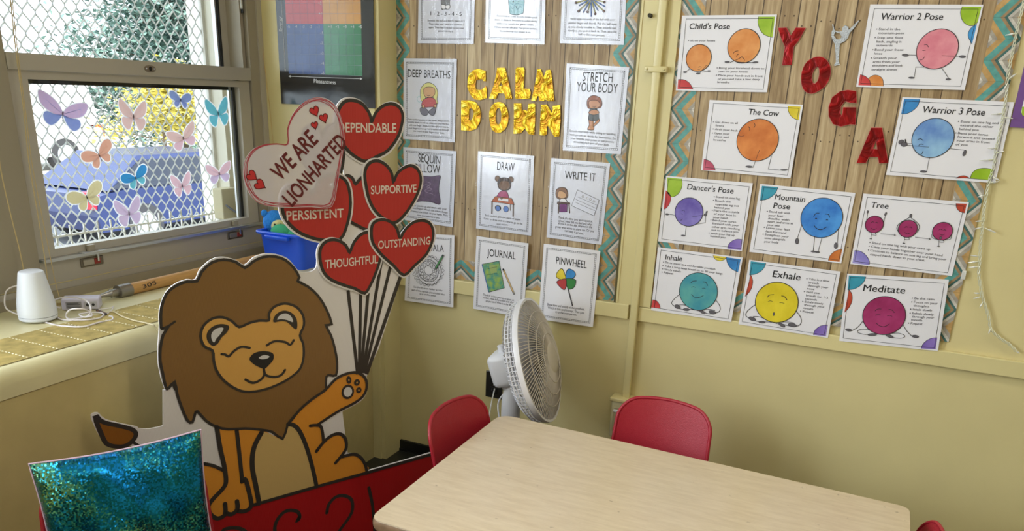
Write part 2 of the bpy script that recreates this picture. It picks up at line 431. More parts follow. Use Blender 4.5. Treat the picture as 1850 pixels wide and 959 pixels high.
# sash lock in the meeting rail
p0 = WN.hit(268, 124); lk = MB()
FL = Fr((fx(.006), 0, 0), (0, 1, 0), (0, 0, 1), (1, 0, 0))
dm = [(p0[0] - .022, p0[1]), (p0[0] - .012, p0[1] + .009), (p0[0] + .012, p0[1] + .009), (p0[0] + .022, p0[1]), (p0[0] + .012, p0[1] - .009), (p0[0] - .012, p0[1] - .009)]
lk.fill(FL, [spl(dm, True, 3)], .003, mat('worn_steel', S(140, 130, 116), .35, metal=.7), .003)
lk.disc(FL, p0, .006, .007, .0034, BLACK)
for s in (-.015, .015): lk.disc(FL, (p0[0] + s, p0[1]), .0025, .0025, .0034, CHROME)
lk.build('sash_lock', t)
# two latches in the lower rail
for px, py in ((166, 472), (425, 424)):
    c0 = WN.hit(px, py, .002); A = Vector((fx(.002), c0[0], c0[1]))
    lt = MB().rbox((A.x - .004, A.y - .040, A.z - .014), (A.x + .003, A.y + .040, A.z + .014), .003, mat('latch_steel', S(120, 112, 100), .3, metal=.8))
    l_o = lt.build('latch', t)
    MB().rbox((A.x + .001, A.y - .032, A.z - .009), (A.x + .005, A.y + .006, A.z + .009), .002, mat('latch_plate', S(176, 170, 158), .3, metal=.7)).build('slide', l_o)
    MB().rbox((A.x + .001, A.y + .006, A.z - .009), (A.x + .0055, A.y + .028, A.z + .009), .002, mat('red_plastic', S(150, 44, 40), .4)).build('red_stop', l_o)
    MB().rbox((A.x + .002, A.y + .012, A.z), (A.x + .014, A.y + .018, az + .012), .001, CHROME).rbox((A.x - .004, A.y - .040, az + .0085), (A.x + .026, A.y + .040, az + .0115), .001, ALU).rbox((A.x - .002, A.y - .012, az + .010), (A.x + .010, A.y + .012, az + .030), .002, TAUPE2).build('hook', l_o)
# the two further windows of the wall are only outlined: frames round their openings
for k, (y0, y1) in enumerate(OPEN[1:]):
    f = MB()
    for a in ((y0 - .02, y0 + .03), (y1 - .03, y1 + .02)): f.box((fx(-.12), a[0], .87), (fx(.004), a[1], 2.42), TAUPE)
    f.box((fx(-.12), y0, .87), (fx(.004), y1, .93), TAUPE).box((fx(-.12), y0, 2.36), (fx(.004), y1, 2.42), TAUPE).box((fx(-.06), y0, 1.42), (fx(.0), y1, 1.50), TAUPE)
    o = f.build('window_%d' % (k + 2)); o['kind'] = 'structure'
# ceiling lamps (their light is set at the top of the script)
for x, y in ((1.0, -1.15), (1.0, -3.2), (3.0, -1.4)):
    t = thing('ceiling_light', (x, y, ZC), 'long white fluorescent ceiling light at %s' % {(1.0,-1.15): 'the boards', (1.0,-3.2): 'the middle of the room', (3.0,-1.4): 'the right of the room'}[(x,y)], 'ceiling light', 'fluorescent ceiling lights')
    MB().box((x - .62, y - .16, ZC - .015), (x + .62, y + .16, ZC), WHITEP).build('housing', t)

# ================================================================== BULLETIN BOARDS
def wood_paper():
    m, tr_, p = newmat('wood_plank_paper'); N = tr_.nodes; L = tr_.links
    uv = N.new('ShaderNodeUVMap'); sp = N.new('ShaderNodeSeparateXYZ'); L.new(uv.outputs[0], sp.inputs[0])
    def M(op, a, b=None, c=None):
        n = N.new('ShaderNodeMath'); n.operation = op
        for i, v in enumerate((a, b, c)):
            if v is None: continue
            if isinstance(v, (int, float)): n.inputs[i].default_value = v
            else: L.new(v, n.inputs[i])
        return n.outputs[0]
    u, v = sp.outputs[0], sp.outputs[1]
    wob = N.new('ShaderNodeTexNoise'); wob.noise_dimensions = '1D'; wob.inputs['Scale'].default_value = 3; L.new(v, wob.inputs['W'])
    uw = M('ADD', u, M('MULTIPLY', M('SUBTRACT', wob.outputs['Fac'], .5), .004))
    col = M('DIVIDE', uw, .0515); idx = M('FLOOR', col); fr = M('FRACT', col)
    wn = N.new('ShaderNodeTexWhiteNoise'); wn.noise_dimensions = '1D'; L.new(idx, wn.inputs['W'])
    cmb = N.new('ShaderNodeCombineXYZ'); L.new(M('MULTIPLY', u, 34), cmb.inputs[0]); L.new(M('MULTIPLY', v, 3.2), cmb.inputs[1]); L.new(M('MULTIPLY', wn.outputs[0], 30), cmb.inputs[2])
    g = N.new('ShaderNodeTexNoise'); g.inputs['Scale'].default_value = 1.0; g.inputs['Detail'].default_value = 8; g.inputs['Distortion'].default_value = 1.4; L.new(cmb.outputs[0], g.inputs['Vector'])
    cm2 = N.new('ShaderNodeCombineXYZ'); L.new(M('MULTIPLY', u, 260), cm2.inputs[0]); L.new(M('MULTIPLY', v, 14), cm2.inputs[1]); L.new(wn.outputs[0], cm2.inputs[2])
    g2 = N.new('ShaderNodeTexNoise'); g2.inputs['Scale'].default_value = 1; g2.inputs['Detail'].default_value = 5; L.new(cm2.outputs[0], g2.inputs['Vector'])
    f = M('ADD', M('ADD', M('MULTIPLY', g.outputs['Fac'], .74), M('MULTIPLY', g2.outputs['Fac'], .26)), M('MULTIPLY', M('SUBTRACT', wn.outputs[0], .5), .16))
    cr = N.new('ShaderNodeValToRGB'); e = cr.color_ramp.elements
    e[0].position = .26; e[0].color = S(116, 92, 62); e[1].position = .74; e[1].color = S(202, 181, 145)
    k = e.new(.42); k.color = S(150, 125, 90); k = e.new(.56); k.color = S(175, 151, 114)
    L.new(f, cr.inputs[0])
    wn2 = N.new('ShaderNodeTexWhiteNoise'); wn2.noise_dimensions = '1D'; L.new(M('ADD', idx, 71), wn2.inputs['W'])
    wid = M('ADD', M('MULTIPLY', wn2.outputs[0], .035), .012)
    ln = M('LESS_THAN', M('MINIMUM', fr, M('SUBTRACT', 1, fr)), wid)
    # nail heads in pairs
    nv = M('SUBTRACT', M('FRACT', M('DIVIDE', M('ADD', v, M('MULTIPLY', wn.outputs[0], .04)), .31)), .5); nu = M('SUBTRACT', M('ABSOLUTE', M('SUBTRACT', fr, .5)), .25)
    nd = M('LESS_THAN', M('ADD', M('POWER', M('MULTIPLY', nv, .31), 2), M('POWER', M('MULTIPLY', nu, .0515), 2)), .0000055)
    mx = N.new('ShaderNodeMix'); mx.data_type = 'RGBA'; L.new(M('MINIMUM', M('MAXIMUM', M('MULTIPLY', ln, .92), M('MULTIPLY', nd, .85)), 1), mx.inputs[0])
    L.new(cr.outputs[0], mx.inputs[6]); mx.inputs[7].default_value = S(62, 44, 28); L.new(mx.outputs[2], p.inputs['Base Color'])
    p.inputs['Roughness'].default_value = .5
    return m
def chevron():
    m, tr_, p = newmat('chevron_border_paper'); N = tr_.nodes; L = tr_.links
    uv = N.new('ShaderNodeUVMap'); sp = N.new('ShaderNodeSeparateXYZ'); L.new(uv.outputs[0], sp.inputs[0])
    def M(op, a, b=None):
        n = N.new('ShaderNodeMath'); n.operation = op
        for i, v in enumerate((a, b)):
            if v is None: continue
            if isinstance(v, (int, float)): n.inputs[i].default_value = v
            else: L.new(v, n.inputs[i])
        return n.outputs[0]
    s, t = sp.outputs[0], sp.outputs[1]                      # along the strip, across it (metres)
    tri = M('ABSOLUTE', M('SUBTRACT', M('FRACT', M('DIVIDE', s, .106)), .5))
    q = M('FRACT', M('DIVIDE', M('ADD', M('SUBTRACT', t, M('MULTIPLY', tri, .088)), 1.0), .078))
    cr = N.new('ShaderNodeValToRGB'); cr.color_ramp.interpolation = 'CONSTANT'; e = cr.color_ramp.elements
    e[0].position = 0; e[0].color = S(92, 158, 152); e[1].position = .26; e[1].color = S(190, 152, 96)
    for po, c in ((.50, S(168, 160, 148)), (.66, S(206, 200, 190)), (.78, S(64, 106, 104)), (.88, S(158, 130, 96))):
        k = e.new(po); k.color = c
    L.new(q, cr.inputs[0])
    n = N.new('ShaderNodeTexNoise'); n.inputs['Scale'].default_value = 50; n.inputs['Detail'].default_value = 6; L.new(uv.outputs[0], n.inputs['Vector'])
    r = N.new('ShaderNodeMapRange'); r.inputs[1].default_value = .3; r.inputs[2].default_value = .7; r.inputs[3].default_value = .72; r.inputs[4].default_value = 1.12; L.new(n.outputs['Fac'], r.inputs[0])
    seam = M('LESS_THAN', M('MINIMUM', tri, M('SUBTRACT', .5, tri)), .008)
    mx = N.new('ShaderNodeMix'); mx.data_type = 'RGBA'; mx.blend_type = 'MULTIPLY'; mx.inputs[0].default_value = 1
    L.new(cr.outputs[0], mx.inputs[6]); L.new(M('MULTIPLY', r.outputs[0], M('SUBTRACT', 1, M('MULTIPLY', seam, .25))), mx.inputs[7]); L.new(mx.outputs[2], p.inputs['Base Color'])
    p.inputs['Roughness'].default_value = .42
    return m
WOOD, CHEV = wood_paper(), chevron()
BT = 2.16
def board(x0, x1, z0, label, gap=None):
    t = thing('bulletin_board', ((x0 + x1) / 2, -.001, z0), label, 'bulletin board', 'bulletin boards on the back wall')
    MB().box((x0, -.004, z0), (x1, -.0006, BT), WOOD).build('backing_paper', t)
    bw = .074
    def strip(a, b, axis, flip=0):
        (ax, az_), (bx, bz_) = a, b; vs = [WB.at(ax, az_, .0055), WB.at(bx, az_, .0055), WB.at(bx, bz_, .0055), WB.at(ax, bz_, .0055)]
        if axis == 'v': uvs = [(az_, 0), (az_, bx - ax), (bz_, bx - ax), (bz_, 0)]
        else: uvs = [(ax, 0), (bx, 0), (bx, bz_ - az_), (ax, bz_ - az_)]
        if flip: uvs = [(u_, bw - v_) for u_, v_ in uvs]
        MB().add(vs, [(0, 1, 2, 3)], CHEV, uvs).build('chevron_border', t)
    strip((x0, z0), (x0 + bw, BT), 'v'); strip((x1 - bw, z0), (x1, BT), 'v', 1)
    strip((x0 + bw, z0), (x1 - bw, z0 + bw), 'h'); strip((x0 + bw, BT - bw), (x1 - bw, BT), 'h')
    return t
board(-.722, .191, .781, 'left bulletin board with weathered wood paper, chevron border and the gold CALM DOWN letters')
board(.323, 1.241, .802, 'right bulletin board with weathered wood paper, chevron border and the red YOGA letters')

# ================================================================== POSTERS
COLS = {
 'red': watercolor('wc_red', S(186, 38, 44), S(206, 66, 66)), 'pinkred': watercolor('wc_pinkred', S(176, 60, 92), S(200, 96, 118)),
 'orange': watercolor('wc_orange', S(206, 122, 48), S(226, 158, 92)), 'deeporange': watercolor('wc_deeporange', S(188, 96, 30), S(220, 136, 66)),
 'green': watercolor('wc_green', S(140, 176, 22), S(172, 202, 62)), 'blue': watercolor('wc_blue', S(36, 112, 178), S(62, 146, 208)),
 'teal': watercolor('wc_teal', S(28, 130, 160), S(64, 160, 182)), 'yellow': watercolor('wc_yellow', S(206, 184, 28), S(236, 214, 70)),
 'purple': watercolor('wc_purple', S(118, 92, 176), S(152, 128, 200)), 'brick': watercolor('wc_brick', S(176, 56, 36), S(206, 84, 52)),
 'pink': watercolor('wc_pink', S(206, 108, 128), S(226, 150, 160)), 'lightblue': watercolor('wc_lightblue', S(92, 132, 196), S(146, 188, 220)),
 'violet': watercolor('wc_violet', S(92, 74, 160), S(134, 122, 194)), 'seagreen': watercolor('wc_seagreen', S(44, 136, 160), S(88, 164, 160)),
 'gold': watercolor('wc_gold', S(206, 184, 10), S(226, 206, 44)), 'magenta': watercolor('wc_magenta', S(142, 24, 84), S(170, 52, 110)),
 'midblue': watercolor('wc_midblue', S(32, 104, 190), S(74, 150, 222)), 'lilac': watercolor('wc_lilac', S(120, 110, 190), S(160, 152, 214))}
FOOT = mat('grey_ink_foot', S(92, 88, 94), .6)
NP = .0085

def poster_root(T, quad, name, label, cat, group, n, th=.0007, pmat=PAPER, wavy=0):
    q = T.L(quad); c = (sum(p[0] for p in q) / 4, sum(p[1] for p in q) / 4)
    t = thing(name, T.fr.at(c[0], c[1], n), label, cat, group)
    MB().fill(T.fr, [q], n, pmat, th).build('paper', t)
    return t, q, c

def yoga(box, quad, border, wedges, title, lines, figs, label, n=NP, group='yoga pose cards'):
    T = Tr(WB, *box, n); t, q, c = poster_root(T, quad, 'yoga_card', label, 'poster', group, n)
    px = T.len(c_px(quad), 1)                                     # metres per traced unit
    for col, pts in wedges:
        mb = MB()
        P = spl(T.L(pts[1:]), False, 4)
        if pts[0] is not None: P = [T(pts[0])] + P
        mb.fill(WB, [P], n + .0003, COLS[col]); mb.ribbon(WB, spl(T.L(pts[1:]), False, 4), 4 * px, n + .0006, INK, round_=False)
        mb.build('corner_shape', t)
    mb = MB(); mb.ribbon(WB, T.L(border), 3.4 * px, n + .0009, INK, True); mb.build('border_line', t)
    mb = MB()
    for s, a, b, h in title: text(mb, WB, s, T(a), T(b), h * px, n + .0009, INK, bold=.008, shear=.06)
    mb.build('title_lettering', t)
    mb = None
    for s, a, b, h in lines:
        a_, b_ = T(a), T(b)
        if s[0] == '*':
            if mb: mb.build('printed_text', t)
            mb = MB()
            mb.disc(WB, (a_[0] + 5*px, a_[1] + h*.45*px), 5.5 * px, 5.5 * px, n + .0009, GREYINK, 10)
            d = Vector(b_) - Vector(a_); a_ = tuple(Vector(a_) + d.normalized() * 24 * px); s = s[1:]
        text(mb, WB, s, a_, b_, h * px, n + .0009, GREYINK, bold=.004, res=2)
    mb.build('printed_text', t)
    mb = MB()
    draw(mb, T, px, n, figs); mb.build('round_figure', t)
    return t
def c_px(q): return (sum(p[0] for p in q) / 4, sum(p[1] for p in q) / 4)
def draw(mb, T, px, n, figs, base=.0012):
    fr = T.fr; k = 0
    for f in figs:
        k += 1; nn = n + base + k * .00006
        o = f[0]
        if o == 'c':      # circle with outline
            _, cx, cy, r, col = f[:5]; m = COLS[col] if isinstance(col, str) else col
            rr_ = r * px; ce = T(cx, cy); lw = f[5] if len(f) > 5 else 6.5
            mb.disc(fr, ce, rr_, rr_, nn, m, 48)
            if lw: mb.ribbon(fr, [(ce[0] + rr_ * math.cos(a), ce[1] + rr_ * math.sin(a)) for a in [2*math.pi*i/48 for i in range(48)]], lw * px, nn + .0003, INK, True)
        elif o == 'l': mb.ribbon(fr, T.L(f[1]), (f[2] if len(f) > 2 else 4) * px, nn, f[3] if len(f) > 3 else INK)
        elif o == 's': mb.ribbon(fr, spl(T.L(f[1]), False, 5), (f[2] if len(f) > 2 else 4) * px, nn, f[3] if len(f) > 3 else INK)
        elif o == 'o':    # closed outline, no fill
            mb.ribbon(fr, spl(T.L(f[1]), True, 5), (f[2] if len(f) > 2 else 4) * px, nn, f[3] if len(f) > 3 else INK, True)
        elif o == 'e':    # dark foot or hand
            _, cx, cy, rx, ry = f[:5]; rot = R_(f[5]) if len(f) > 5 else 0; ce = T(cx, cy)
            mb.disc(fr, ce, rx * px, ry * px, nn, INK, 20, rot); mb.disc(fr, ce, rx * px - 3 * px, max(ry * px - 3.4 * px, .1*ry*px), nn + .00003, FOOT, 20, rot)
        elif o == 'p':    # filled smooth shape with outline
            P = spl(T.L(f[1]), True, 4); mb.fill(fr, [P], nn, f[2])
            if len(f) > 3 and f[3]: mb.ribbon(fr, P, f[3] * px, nn + .00003, f[4] if len(f) > 4 else INK, True)
        elif o == 'g':    # filled polygon with straight sides
            P = T.L(f[1]); mb.fill(fr, [P], nn, f[2])
            if len(f) > 3 and f[3]: mb.ribbon(fr, P, f[3] * px, nn + .00003, f[4] if len(f) > 4 else INK, True)
        elif o == 't': text(mb, fr, f[1], T(f[2]), T(f[3]), f[4] * px, nn, f[5] if len(f) > 5 else INK, bold=f[6] if len(f) > 6 else 0)

yoga((1200, 0, 5.327), [(172,150),(1085,140),(990,888),(112,870)], [(212,182),(1048,178),(952,860),(150,838)],
 [('green', [(1065,160),(908,160),(902,215),(920,280),(965,335),(1042,360)]), ('red', [(128,856),(135,765),(195,768),(245,802),(278,858)])],
 [("Child's Pose", (242,280), (630,280), 54)],
 [('*sit on your knees',(230,398),(490,400),19), ('*Bring your forehead down to',(505,662),(962,669),19), ('rest on your knees',(525,696),(803,699),19), ('*Place your hands out in front',(497,732),(947,742),19), ('of you and take a few deep',(515,769),(918,773),19), ('breaths',(512,799),(628,802),19)],
 [('c',332,558,131,'orange'), ('c',767,443,162,'orange'), ('l',[(248,663),(208,690)]), ('e',200,694,20,9), ('l',[(408,628),(340,704)]), ('e',327,707,23,8), ('l',[(366,695),(425,684)]), ('e',432,683,17,7), ('s',[(330,650),(345,640),(360,650)],3), ('s',[(325,668),(340,672),(350,660)],3),
  ('s',[(750,545),(700,575),(635,601)],5), ('e',607,597,26,10), ('s',[(750,550),(772,570),(768,600)],4), ('l',[(700,596),(770,602),(855,602)],6), ('e',875,600,31,8,6), ('s',[(665,516),(683,494),(712,490)],4), ('s',[(698,545),(702,530),(716,522)],4)],
 "Child's Pose card, two orange round figures, top left of the yoga board")
yoga((1540, 0, 5.329), [(172,42),(1262,45),(1080,868),(35,835)], [(212,82),(1210,88),(1042,832),(80,802)],
 [('green', [(1242,66),(1058,64),(1040,120),(1058,195),(1105,240),(1160,247),(1205,215)]), ('blue', [None,(1198,235),(1150,262),(1118,310),(1118,362),(1152,425)]), ('orange', [(178,826),(155,752),(205,724),(255,730),(292,765),(298,830)]), ('red', [(57,820),(75,717),(125,735),(165,775),(175,824)])],
 [("Warrior 2 Pose", (272,190), (868,192), 62)],
 [('*Stand in the',(228,290),(458,291),21),('mountain pose',(248,328),(495,329),21),('*Step one foot',(212,372),(485,373),21),('back, angling it',(230,410),(472,412),21),('outwards',(226,445),(385,446),21),('*Bend your front',(190,488),(490,490),21),('knee',(208,525),(287,526),21),('*Stretch your',(175,568),(428,569),21),('arms from your',(195,605),(455,606),21),('shoulders and look',(188,640),(482,642),21),('straight ahead',(182,678),(428,679),21)],
 [('l',[(625,530),(535,528)]),('l',[(700,646),(610,645),(595,745)]),('l',[(850,640),(925,752)]),('c',816,473,189,'pink'),('e',508,531,32,13,-6),('l',[(862,536),(1035,543)]),('e',1058,545,30,13),('e',568,748,30,9),('e',922,763,24,10),('s',[(692,432),(715,430),(732,454)],5),('l',[(676,486),(702,484)],5),('s',[(645,576),(672,572),(694,548)],5)],
 "Warrior 2 Pose card, pink round figure with arms stretched, top right of the yoga board")
yoga((1240, 160, 5.642), [(237,115),(1190,165),(1062,914),(148,832)], [(278,148),(1148,202),(1030,882),(190,802)],
 [('yellow', [(1165,183),(1037,178),(1040,230),(1068,280),(1110,310),(1145,320)]), ('pinkred', [(168,832),(178,720),(225,732),(270,770),(297,832)])],
 [("The Cow", (632,262), (940,282), 56)],
 [('*Get down on all',(272,348),(522,362),20),('fours',(296,384),(382,390),20),('*Arch your back',(268,420),(522,438),20),('*Open your',(260,462),(440,470),20),('chest and',(284,496),(430,505),20),('breathe',(276,530),(400,538),20)],
 [('c',725,525,213,'deeporange'),('l',[(745,628),(680,802),(660,800)]),('e',640,795,38,11),('l',[(868,682),(835,820),(960,830)]),('e',996,828,38,9,4),('s',[(688,350),(702,372),(690,398)],5),('s',[(632,388),(648,404),(644,424)],6),('s',[(530,474),(560,488),(592,476)],4)],
 "The Cow card, dark orange round figure, below the Child's Pose card", n=NP+.0002)
yoga((1580, 160, 5.326), [(268,82),(1345,130),(1160,910),(110,830)], [(298,120),(1292,168),(1128,882),(153,797)],
 [('blue', [(285,98),(437,102),(415,165),(370,210),(310,240),(256,243)]), ('green', [(1118,880),(920,862),(945,805),(1000,772),(1070,765),(1145,780)]), ('brick', [None,(782,864),(820,843),(868,838),(916,862)])],
 [("Warrior 3 Pose", (458,230), (1058,260), 62)],
 [('*Stand on one leg and',(800,325),(1190,343),21),('extend the other',(822,362),(1140,378),21),('behind you',(812,398),(998,408),21),('*Bend your torso',(774,436),(1092,455),21),('forward and extend',(795,472),(1150,494),21),('your arms in front',(786,508),(1108,528),21),('of you',(778,545),(892,551),21)],
 [('l',[(530,655),(500,798)]),('l',[(710,576),(878,592),(868,615)]),('l',[(310,528),(365,530)]),('c',560,476,188,'lightblue'),('l',[(312,545),(522,562)]),('e',258,515,28,24),('e',285,535,30,24),('l',[(296,490),(300,520)],10),('e',470,797,32,10),('e',864,620,15,30,-8),('s',[(415,492),(440,482),(466,498)],5),('s',[(425,545),(446,533),(468,538)],5),('s',[(432,640),(456,625),(466,600)],5)],
 "Warrior 3 Pose card, light blue round figure balancing, under the string lights", n=NP+.0004)
yoga((1170, 310, 5.995), [(200,45),(1140,125),(1022,862),(110,755)], [(228,80),(1100,162),(1008,832),(152,728)],
 [('green', [(212,62),(370,78),(375,150),(350,215),(310,258),(258,272),(215,232)]), ('red', [None,(196,205),(235,235),(252,290),(235,350),(205,392),(175,408)]), ('purple', [(1014,852),(866,832),(880,785),(925,745),(975,730),(1026,736)])],
 [("Dancer's Pose", (428,190), (928,238), 58)],
 [('*Stand on one leg',(716,280),(998,303),21),('*Reach the',(708,320),(898,335),21),('opposite leg out',(732,360),(988,382),21),('behind you',(724,395),(888,408),21),('*Place the outside',(694,428),(992,452),21),('of your foot in',(716,466),(954,486),21),('your hand',(708,502),(862,515),21),('*Bend your torso',(680,532),(958,556),21),('forward with your',(700,570),(988,592),21),('other arm reaching',(694,605),(998,632),21),('out to balance you',(690,638),(985,664),21),('*Arch your leg up',(660,672),(944,698),21),('behind you',(680,706),(842,722),21)],
 [('l',[(418,590),(408,696)]),('l',[(535,568),(625,552),(628,480)]),('l',[(235,462),(300,470)]),('c',448,437,155,'violet'),('l',[(488,488),(615,468)]),('e',212,461,21,10),('e',386,692,24,9),('e',626,466,17,15),('e',640,438,9,16,-14),('s',[(375,422),(392,418),(402,430)],4),('s',[(352,528),(370,522),(378,508)],5),('l',[(368,456),(382,460)],5)],
 "Dancer's Pose card, purple round figure holding one foot, left column of the yoga board")
yoga((1350, 310, 5.329), [(125,118),(1042,205),(905,883),(20,772)], [(160,152),(1000,240),(882,852),(62,745)],
 [('teal', [(142,136),(296,150),(275,200),(235,240),(180,268),(122,275)]), ('deeporange', [(888,868),(780,855),(800,805),(850,762),(915,746)])],
 [("Mountain", (264,266), (553,293), 52), ("Pose", (250,350), (410,362), 52)],
 [('*Stand tall with',(186,390),(410,410),20),('your feet',(202,428),(345,437),20),('shoulder width',(200,458),(403,474),20),('apart, and arms at',(194,488),(440,508),20),('your side',(190,520),(312,530),20),('*Leave your feet',(158,545),(408,570),20),('face forward',(176,582),(372,600),20),('*Straighten your',(146,610),(398,636),20),('arms alongside',(166,646),(364,665),20),('your body',(162,680),(300,692),20)],
 [('l',[(524,508),(482,645)]),('l',[(648,620),(635,768)]),('l',[(720,628),(682,772)]),('c',716,445,188,'midblue',6),('l',[(880,540),(866,700)]),('e',480,668,17,30,8),('e',853,712,17,30,8),('e',635,768,23,9),('e',675,773,24,9),('s',[(640,430),(662,402),(692,400)],6),('s',[(755,408),(782,412),(794,440)],6),('g',[(650,455),(662,440),(676,455)],INK),('g',[(755,466),(768,452),(782,467)],INK),('s',[(645,520),(675,550),(715,556),(762,532)],6)],
 "Mountain Pose card, large bright blue round figure, middle of the yoga board")
yoga((1530, 330, 5.641), [(168,110),(1245,200),(1070,950),(35,828)], [(208,148),(1195,235),(1026,918),(78,800)],
 [('brick', [(1222,214),(1112,210),(1118,255),(1150,292),(1200,308)]), ('lilac', [(56,820),(78,690),(140,698),(200,745),(230,805),(226,838)])],
 [("Tree", (245,250), (420,264), 54)],
 [('*Stand on one leg with your arms up',(228,618),(848,688),22),('*Clasp your hands together over your head',(220,656),(972,750),22),('*Continue to balance on one leg and bring your',(212,694),(1012,792),22),('clasped hands down to your chest.',(234,738),(795,800),22)],
 [('l',[(200,390),(212,305)]),('l',[(372,410),(394,325)]),('l',[(250,508),(244,570)]),('s',[(285,508),(298,535),(250,530)],4),('e',212,296,9,15,5),('e',394,318,10,19,-16),('e',244,570,13,5),('c',279,424,86,'magenta'),
  ('s',[(645,350),(540,410),(508,460),(524,500)],5),('s',[(645,350),(720,410),(738,450),(722,498)],5),('e',650,335,13,19,0),('l',[(590,552),(580,615)]),('s',[(622,552),(635,578),(590,578)],4),('e',580,616,13,5),('c',620,468,87,'magenta'),
  ('s',[(868,520),(862,550),(900,574),(950,570)],4),('s',[(1062,540),(1058,570),(1020,582),(970,575)],4),('l',[(940,575),(932,645)]),('s',[(975,578),(990,605),(944,605)],4),('e',932,646,13,5),('c',973,493,89,'magenta'),('e',955,562,12,15),
  ('l',[(345,518),(490,532)],4),('l',[(482,522),(495,533),(480,542)],4),('l',[(695,552),(845,573)],4),('l',[(836,562),(850,574),(834,584)],4),
  ('s',[(248,405),(262,396),(276,402)],4),('s',[(290,408),(304,402),(314,412)],4),('s',[(245,460),(275,476),(302,464)],4),('s',[(590,455),(604,444),(618,452)],4),('s',[(640,455),(652,450),(662,462)],4),('s',[(590,505),(615,520),(640,510)],4),('s',[(938,480),(955,470),(970,480)],4),('s',[(985,482),(998,476),(1010,488)],4),('s',[(945,520),(970,532),(995,522)],4)],
 "Tree card with a row of three small magenta round figures", n=NP+.0002)
yoga((1150, 430, 5.643), [(218,92),(1083,198),(965,855),(148,735)], [(250,122),(1035,228),(935,824),(182,708)],
 [('yellow', [None,(780,175),(800,212),(845,232),(890,222),(916,195)]), ('blue', [(1062,215),(916,195),(925,250),(965,310),(1035,348)]), ('red', [(150,706),(165,628),(205,640),(235,680),(243,720)])],
 [("Inhale", (292,218), (465,236), 52)],
 [('*Sit or stand in a comfortable position',(270,252),(802,325),20),('*Take a long deep breath in to fill your lungs',(264,288),(876,372),20),('*Slowly exhale',(260,322),(452,350),20),('*Repeat',(254,355),(374,372),20)],
 [('s',[(440,570),(375,630),(358,665),(385,690),(420,715),(490,726)],5),('s',[(808,628),(848,690),(848,740),(800,765),(740,770),(690,755)],5),('s',[(420,682),(500,684),(600,730),(660,745)],5),('s',[(800,735),(740,725),(650,735),(540,725)],5),('c',630,544,191,'seagreen',6),('e',418,698,32,22,-12),('e',508,727,34,14,5),('e',672,752,34,15,-22),('e',772,754,36,20,-6),('s',[(555,456),(575,438),(612,434)],6),('s',[(680,445),(708,450),(726,482)],6),('s',[(562,502),(580,494),(602,502)],4),('s',[(670,512),(688,508),(706,518)],4),('s',[(562,572),(590,600),(630,606),(682,584)],5)],
 "Inhale card, teal round figure sitting cross-legged, bottom left of the yoga board", n=.0185)
yoga((1320, 450, 5.641), [(190,108),(1120,228),(990,905),(80,765)], [(222,140),(1078,258),(952,874),(118,738)],
 [('teal', [(205,122),(360,142),(340,190),(300,230),(245,255),(190,262)]), ('brick', [None,(205,262),(225,320),(215,390),(188,440),(146,482)]), ('purple', [(970,888),(842,872),(860,825),(905,788),(950,774),(990,774)])],
 [("Exhale", (425,282), (708,318), 66)],
 [('*Take in a slow',(770,310),(1005,335),20),('breath',(790,348),(895,358),20),('through your',(785,378),(995,400),20),('nose',(778,408),(852,418),20),('*Hold your',(745,440),(912,458),20),('breath for 1-2',(768,478),(992,505),20),('seconds',(758,512),(878,526),20),('*Exhale slowly',(728,540),(944,565),20),('through your',(748,575),(955,598),20),('mouth',(740,608),(840,620),20),('*Repeat',(706,638),(845,655),20)],
 [('s',[(245,568),(175,625),(155,670),(185,700),(250,728),(330,745)],6),('s',[(668,630),(712,690),(720,745),(690,778),(620,785),(540,765)],6),('s',[(230,684),(300,690),(400,735),(500,765)],5),('s',[(650,752),(570,740),(450,745),(350,738)],5),('c',468,542,207,'gold',7),('e',220,708,38,21,-14),('e',320,742,34,13,8),('e',522,772,38,16,-24),('e',630,772,44,20,-4),('s',[(376,486),(398,466),(440,462)],7),('s',[(520,474),(552,484),(574,516)],7),('s',[(384,532),(405,526),(426,532)],4),('s',[(500,545),(525,544),(548,554)],4),('e',440,660,10,19)],
 "Exhale card, yellow round figure blowing, bottom middle of the yoga board", n=.0185)
yoga((1500, 470, 5.286), [(162,128),(1133,185),(1028,868),(85,770)], [(192,160),(1088,220),(994,838),(122,742)],
 [('teal', [(178,145),(340,156),(320,205),(275,250),(220,275),(165,282)]), ('brick', [None,(178,282),(205,320),(208,385),(180,450),(135,498)]), ('purple', [(1006,850),(868,842),(885,800),(930,760),(980,742),(1022,740)])],
 [("Meditate", (312,292), (712,318), 62)],
 [('*Be the calm',(776,370),(992,383),20),('*Focus on your',(770,406),(1026,422),20),('thoughts',(794,440),(944,450),20),('*Inhale slowly',(760,474),(970,488),20),('*Exhale slowly',(755,512),(985,528),20),('through your',(778,545),(990,558),20),('mouth',(772,575),(876,582),20),('*Repeat',(740,608),(880,618),20)],
 [('s',[(312,578),(265,635),(205,672)],5),('s',[(692,610),(735,680),(785,728)],5),('o',[(258,680),(290,660),(380,665),(460,700),(380,708),(300,702)],5),('o',[(710,718),(690,740),(620,740),(540,720),(560,700),(650,695)],5),('c',512,528,183,'magenta',6),('e',175,664,30,14),('e',812,726,30,14),('e',400,709,40,13,10),('e',565,722,38,15,-14),('s',[(428,482),(450,465),(486,464)],5),('s',[(560,468),(590,475),(610,498)],5),('s',[(432,524),(455,518),(480,522)],4),('s',[(545,530),(568,526),(590,534)],4),('s',[(440,600),(475,626),(520,632),(565,606)],5)],
 "Meditate card, dark magenta round figure sitting cross-legged, bottom right of the yoga board", n=.0185)

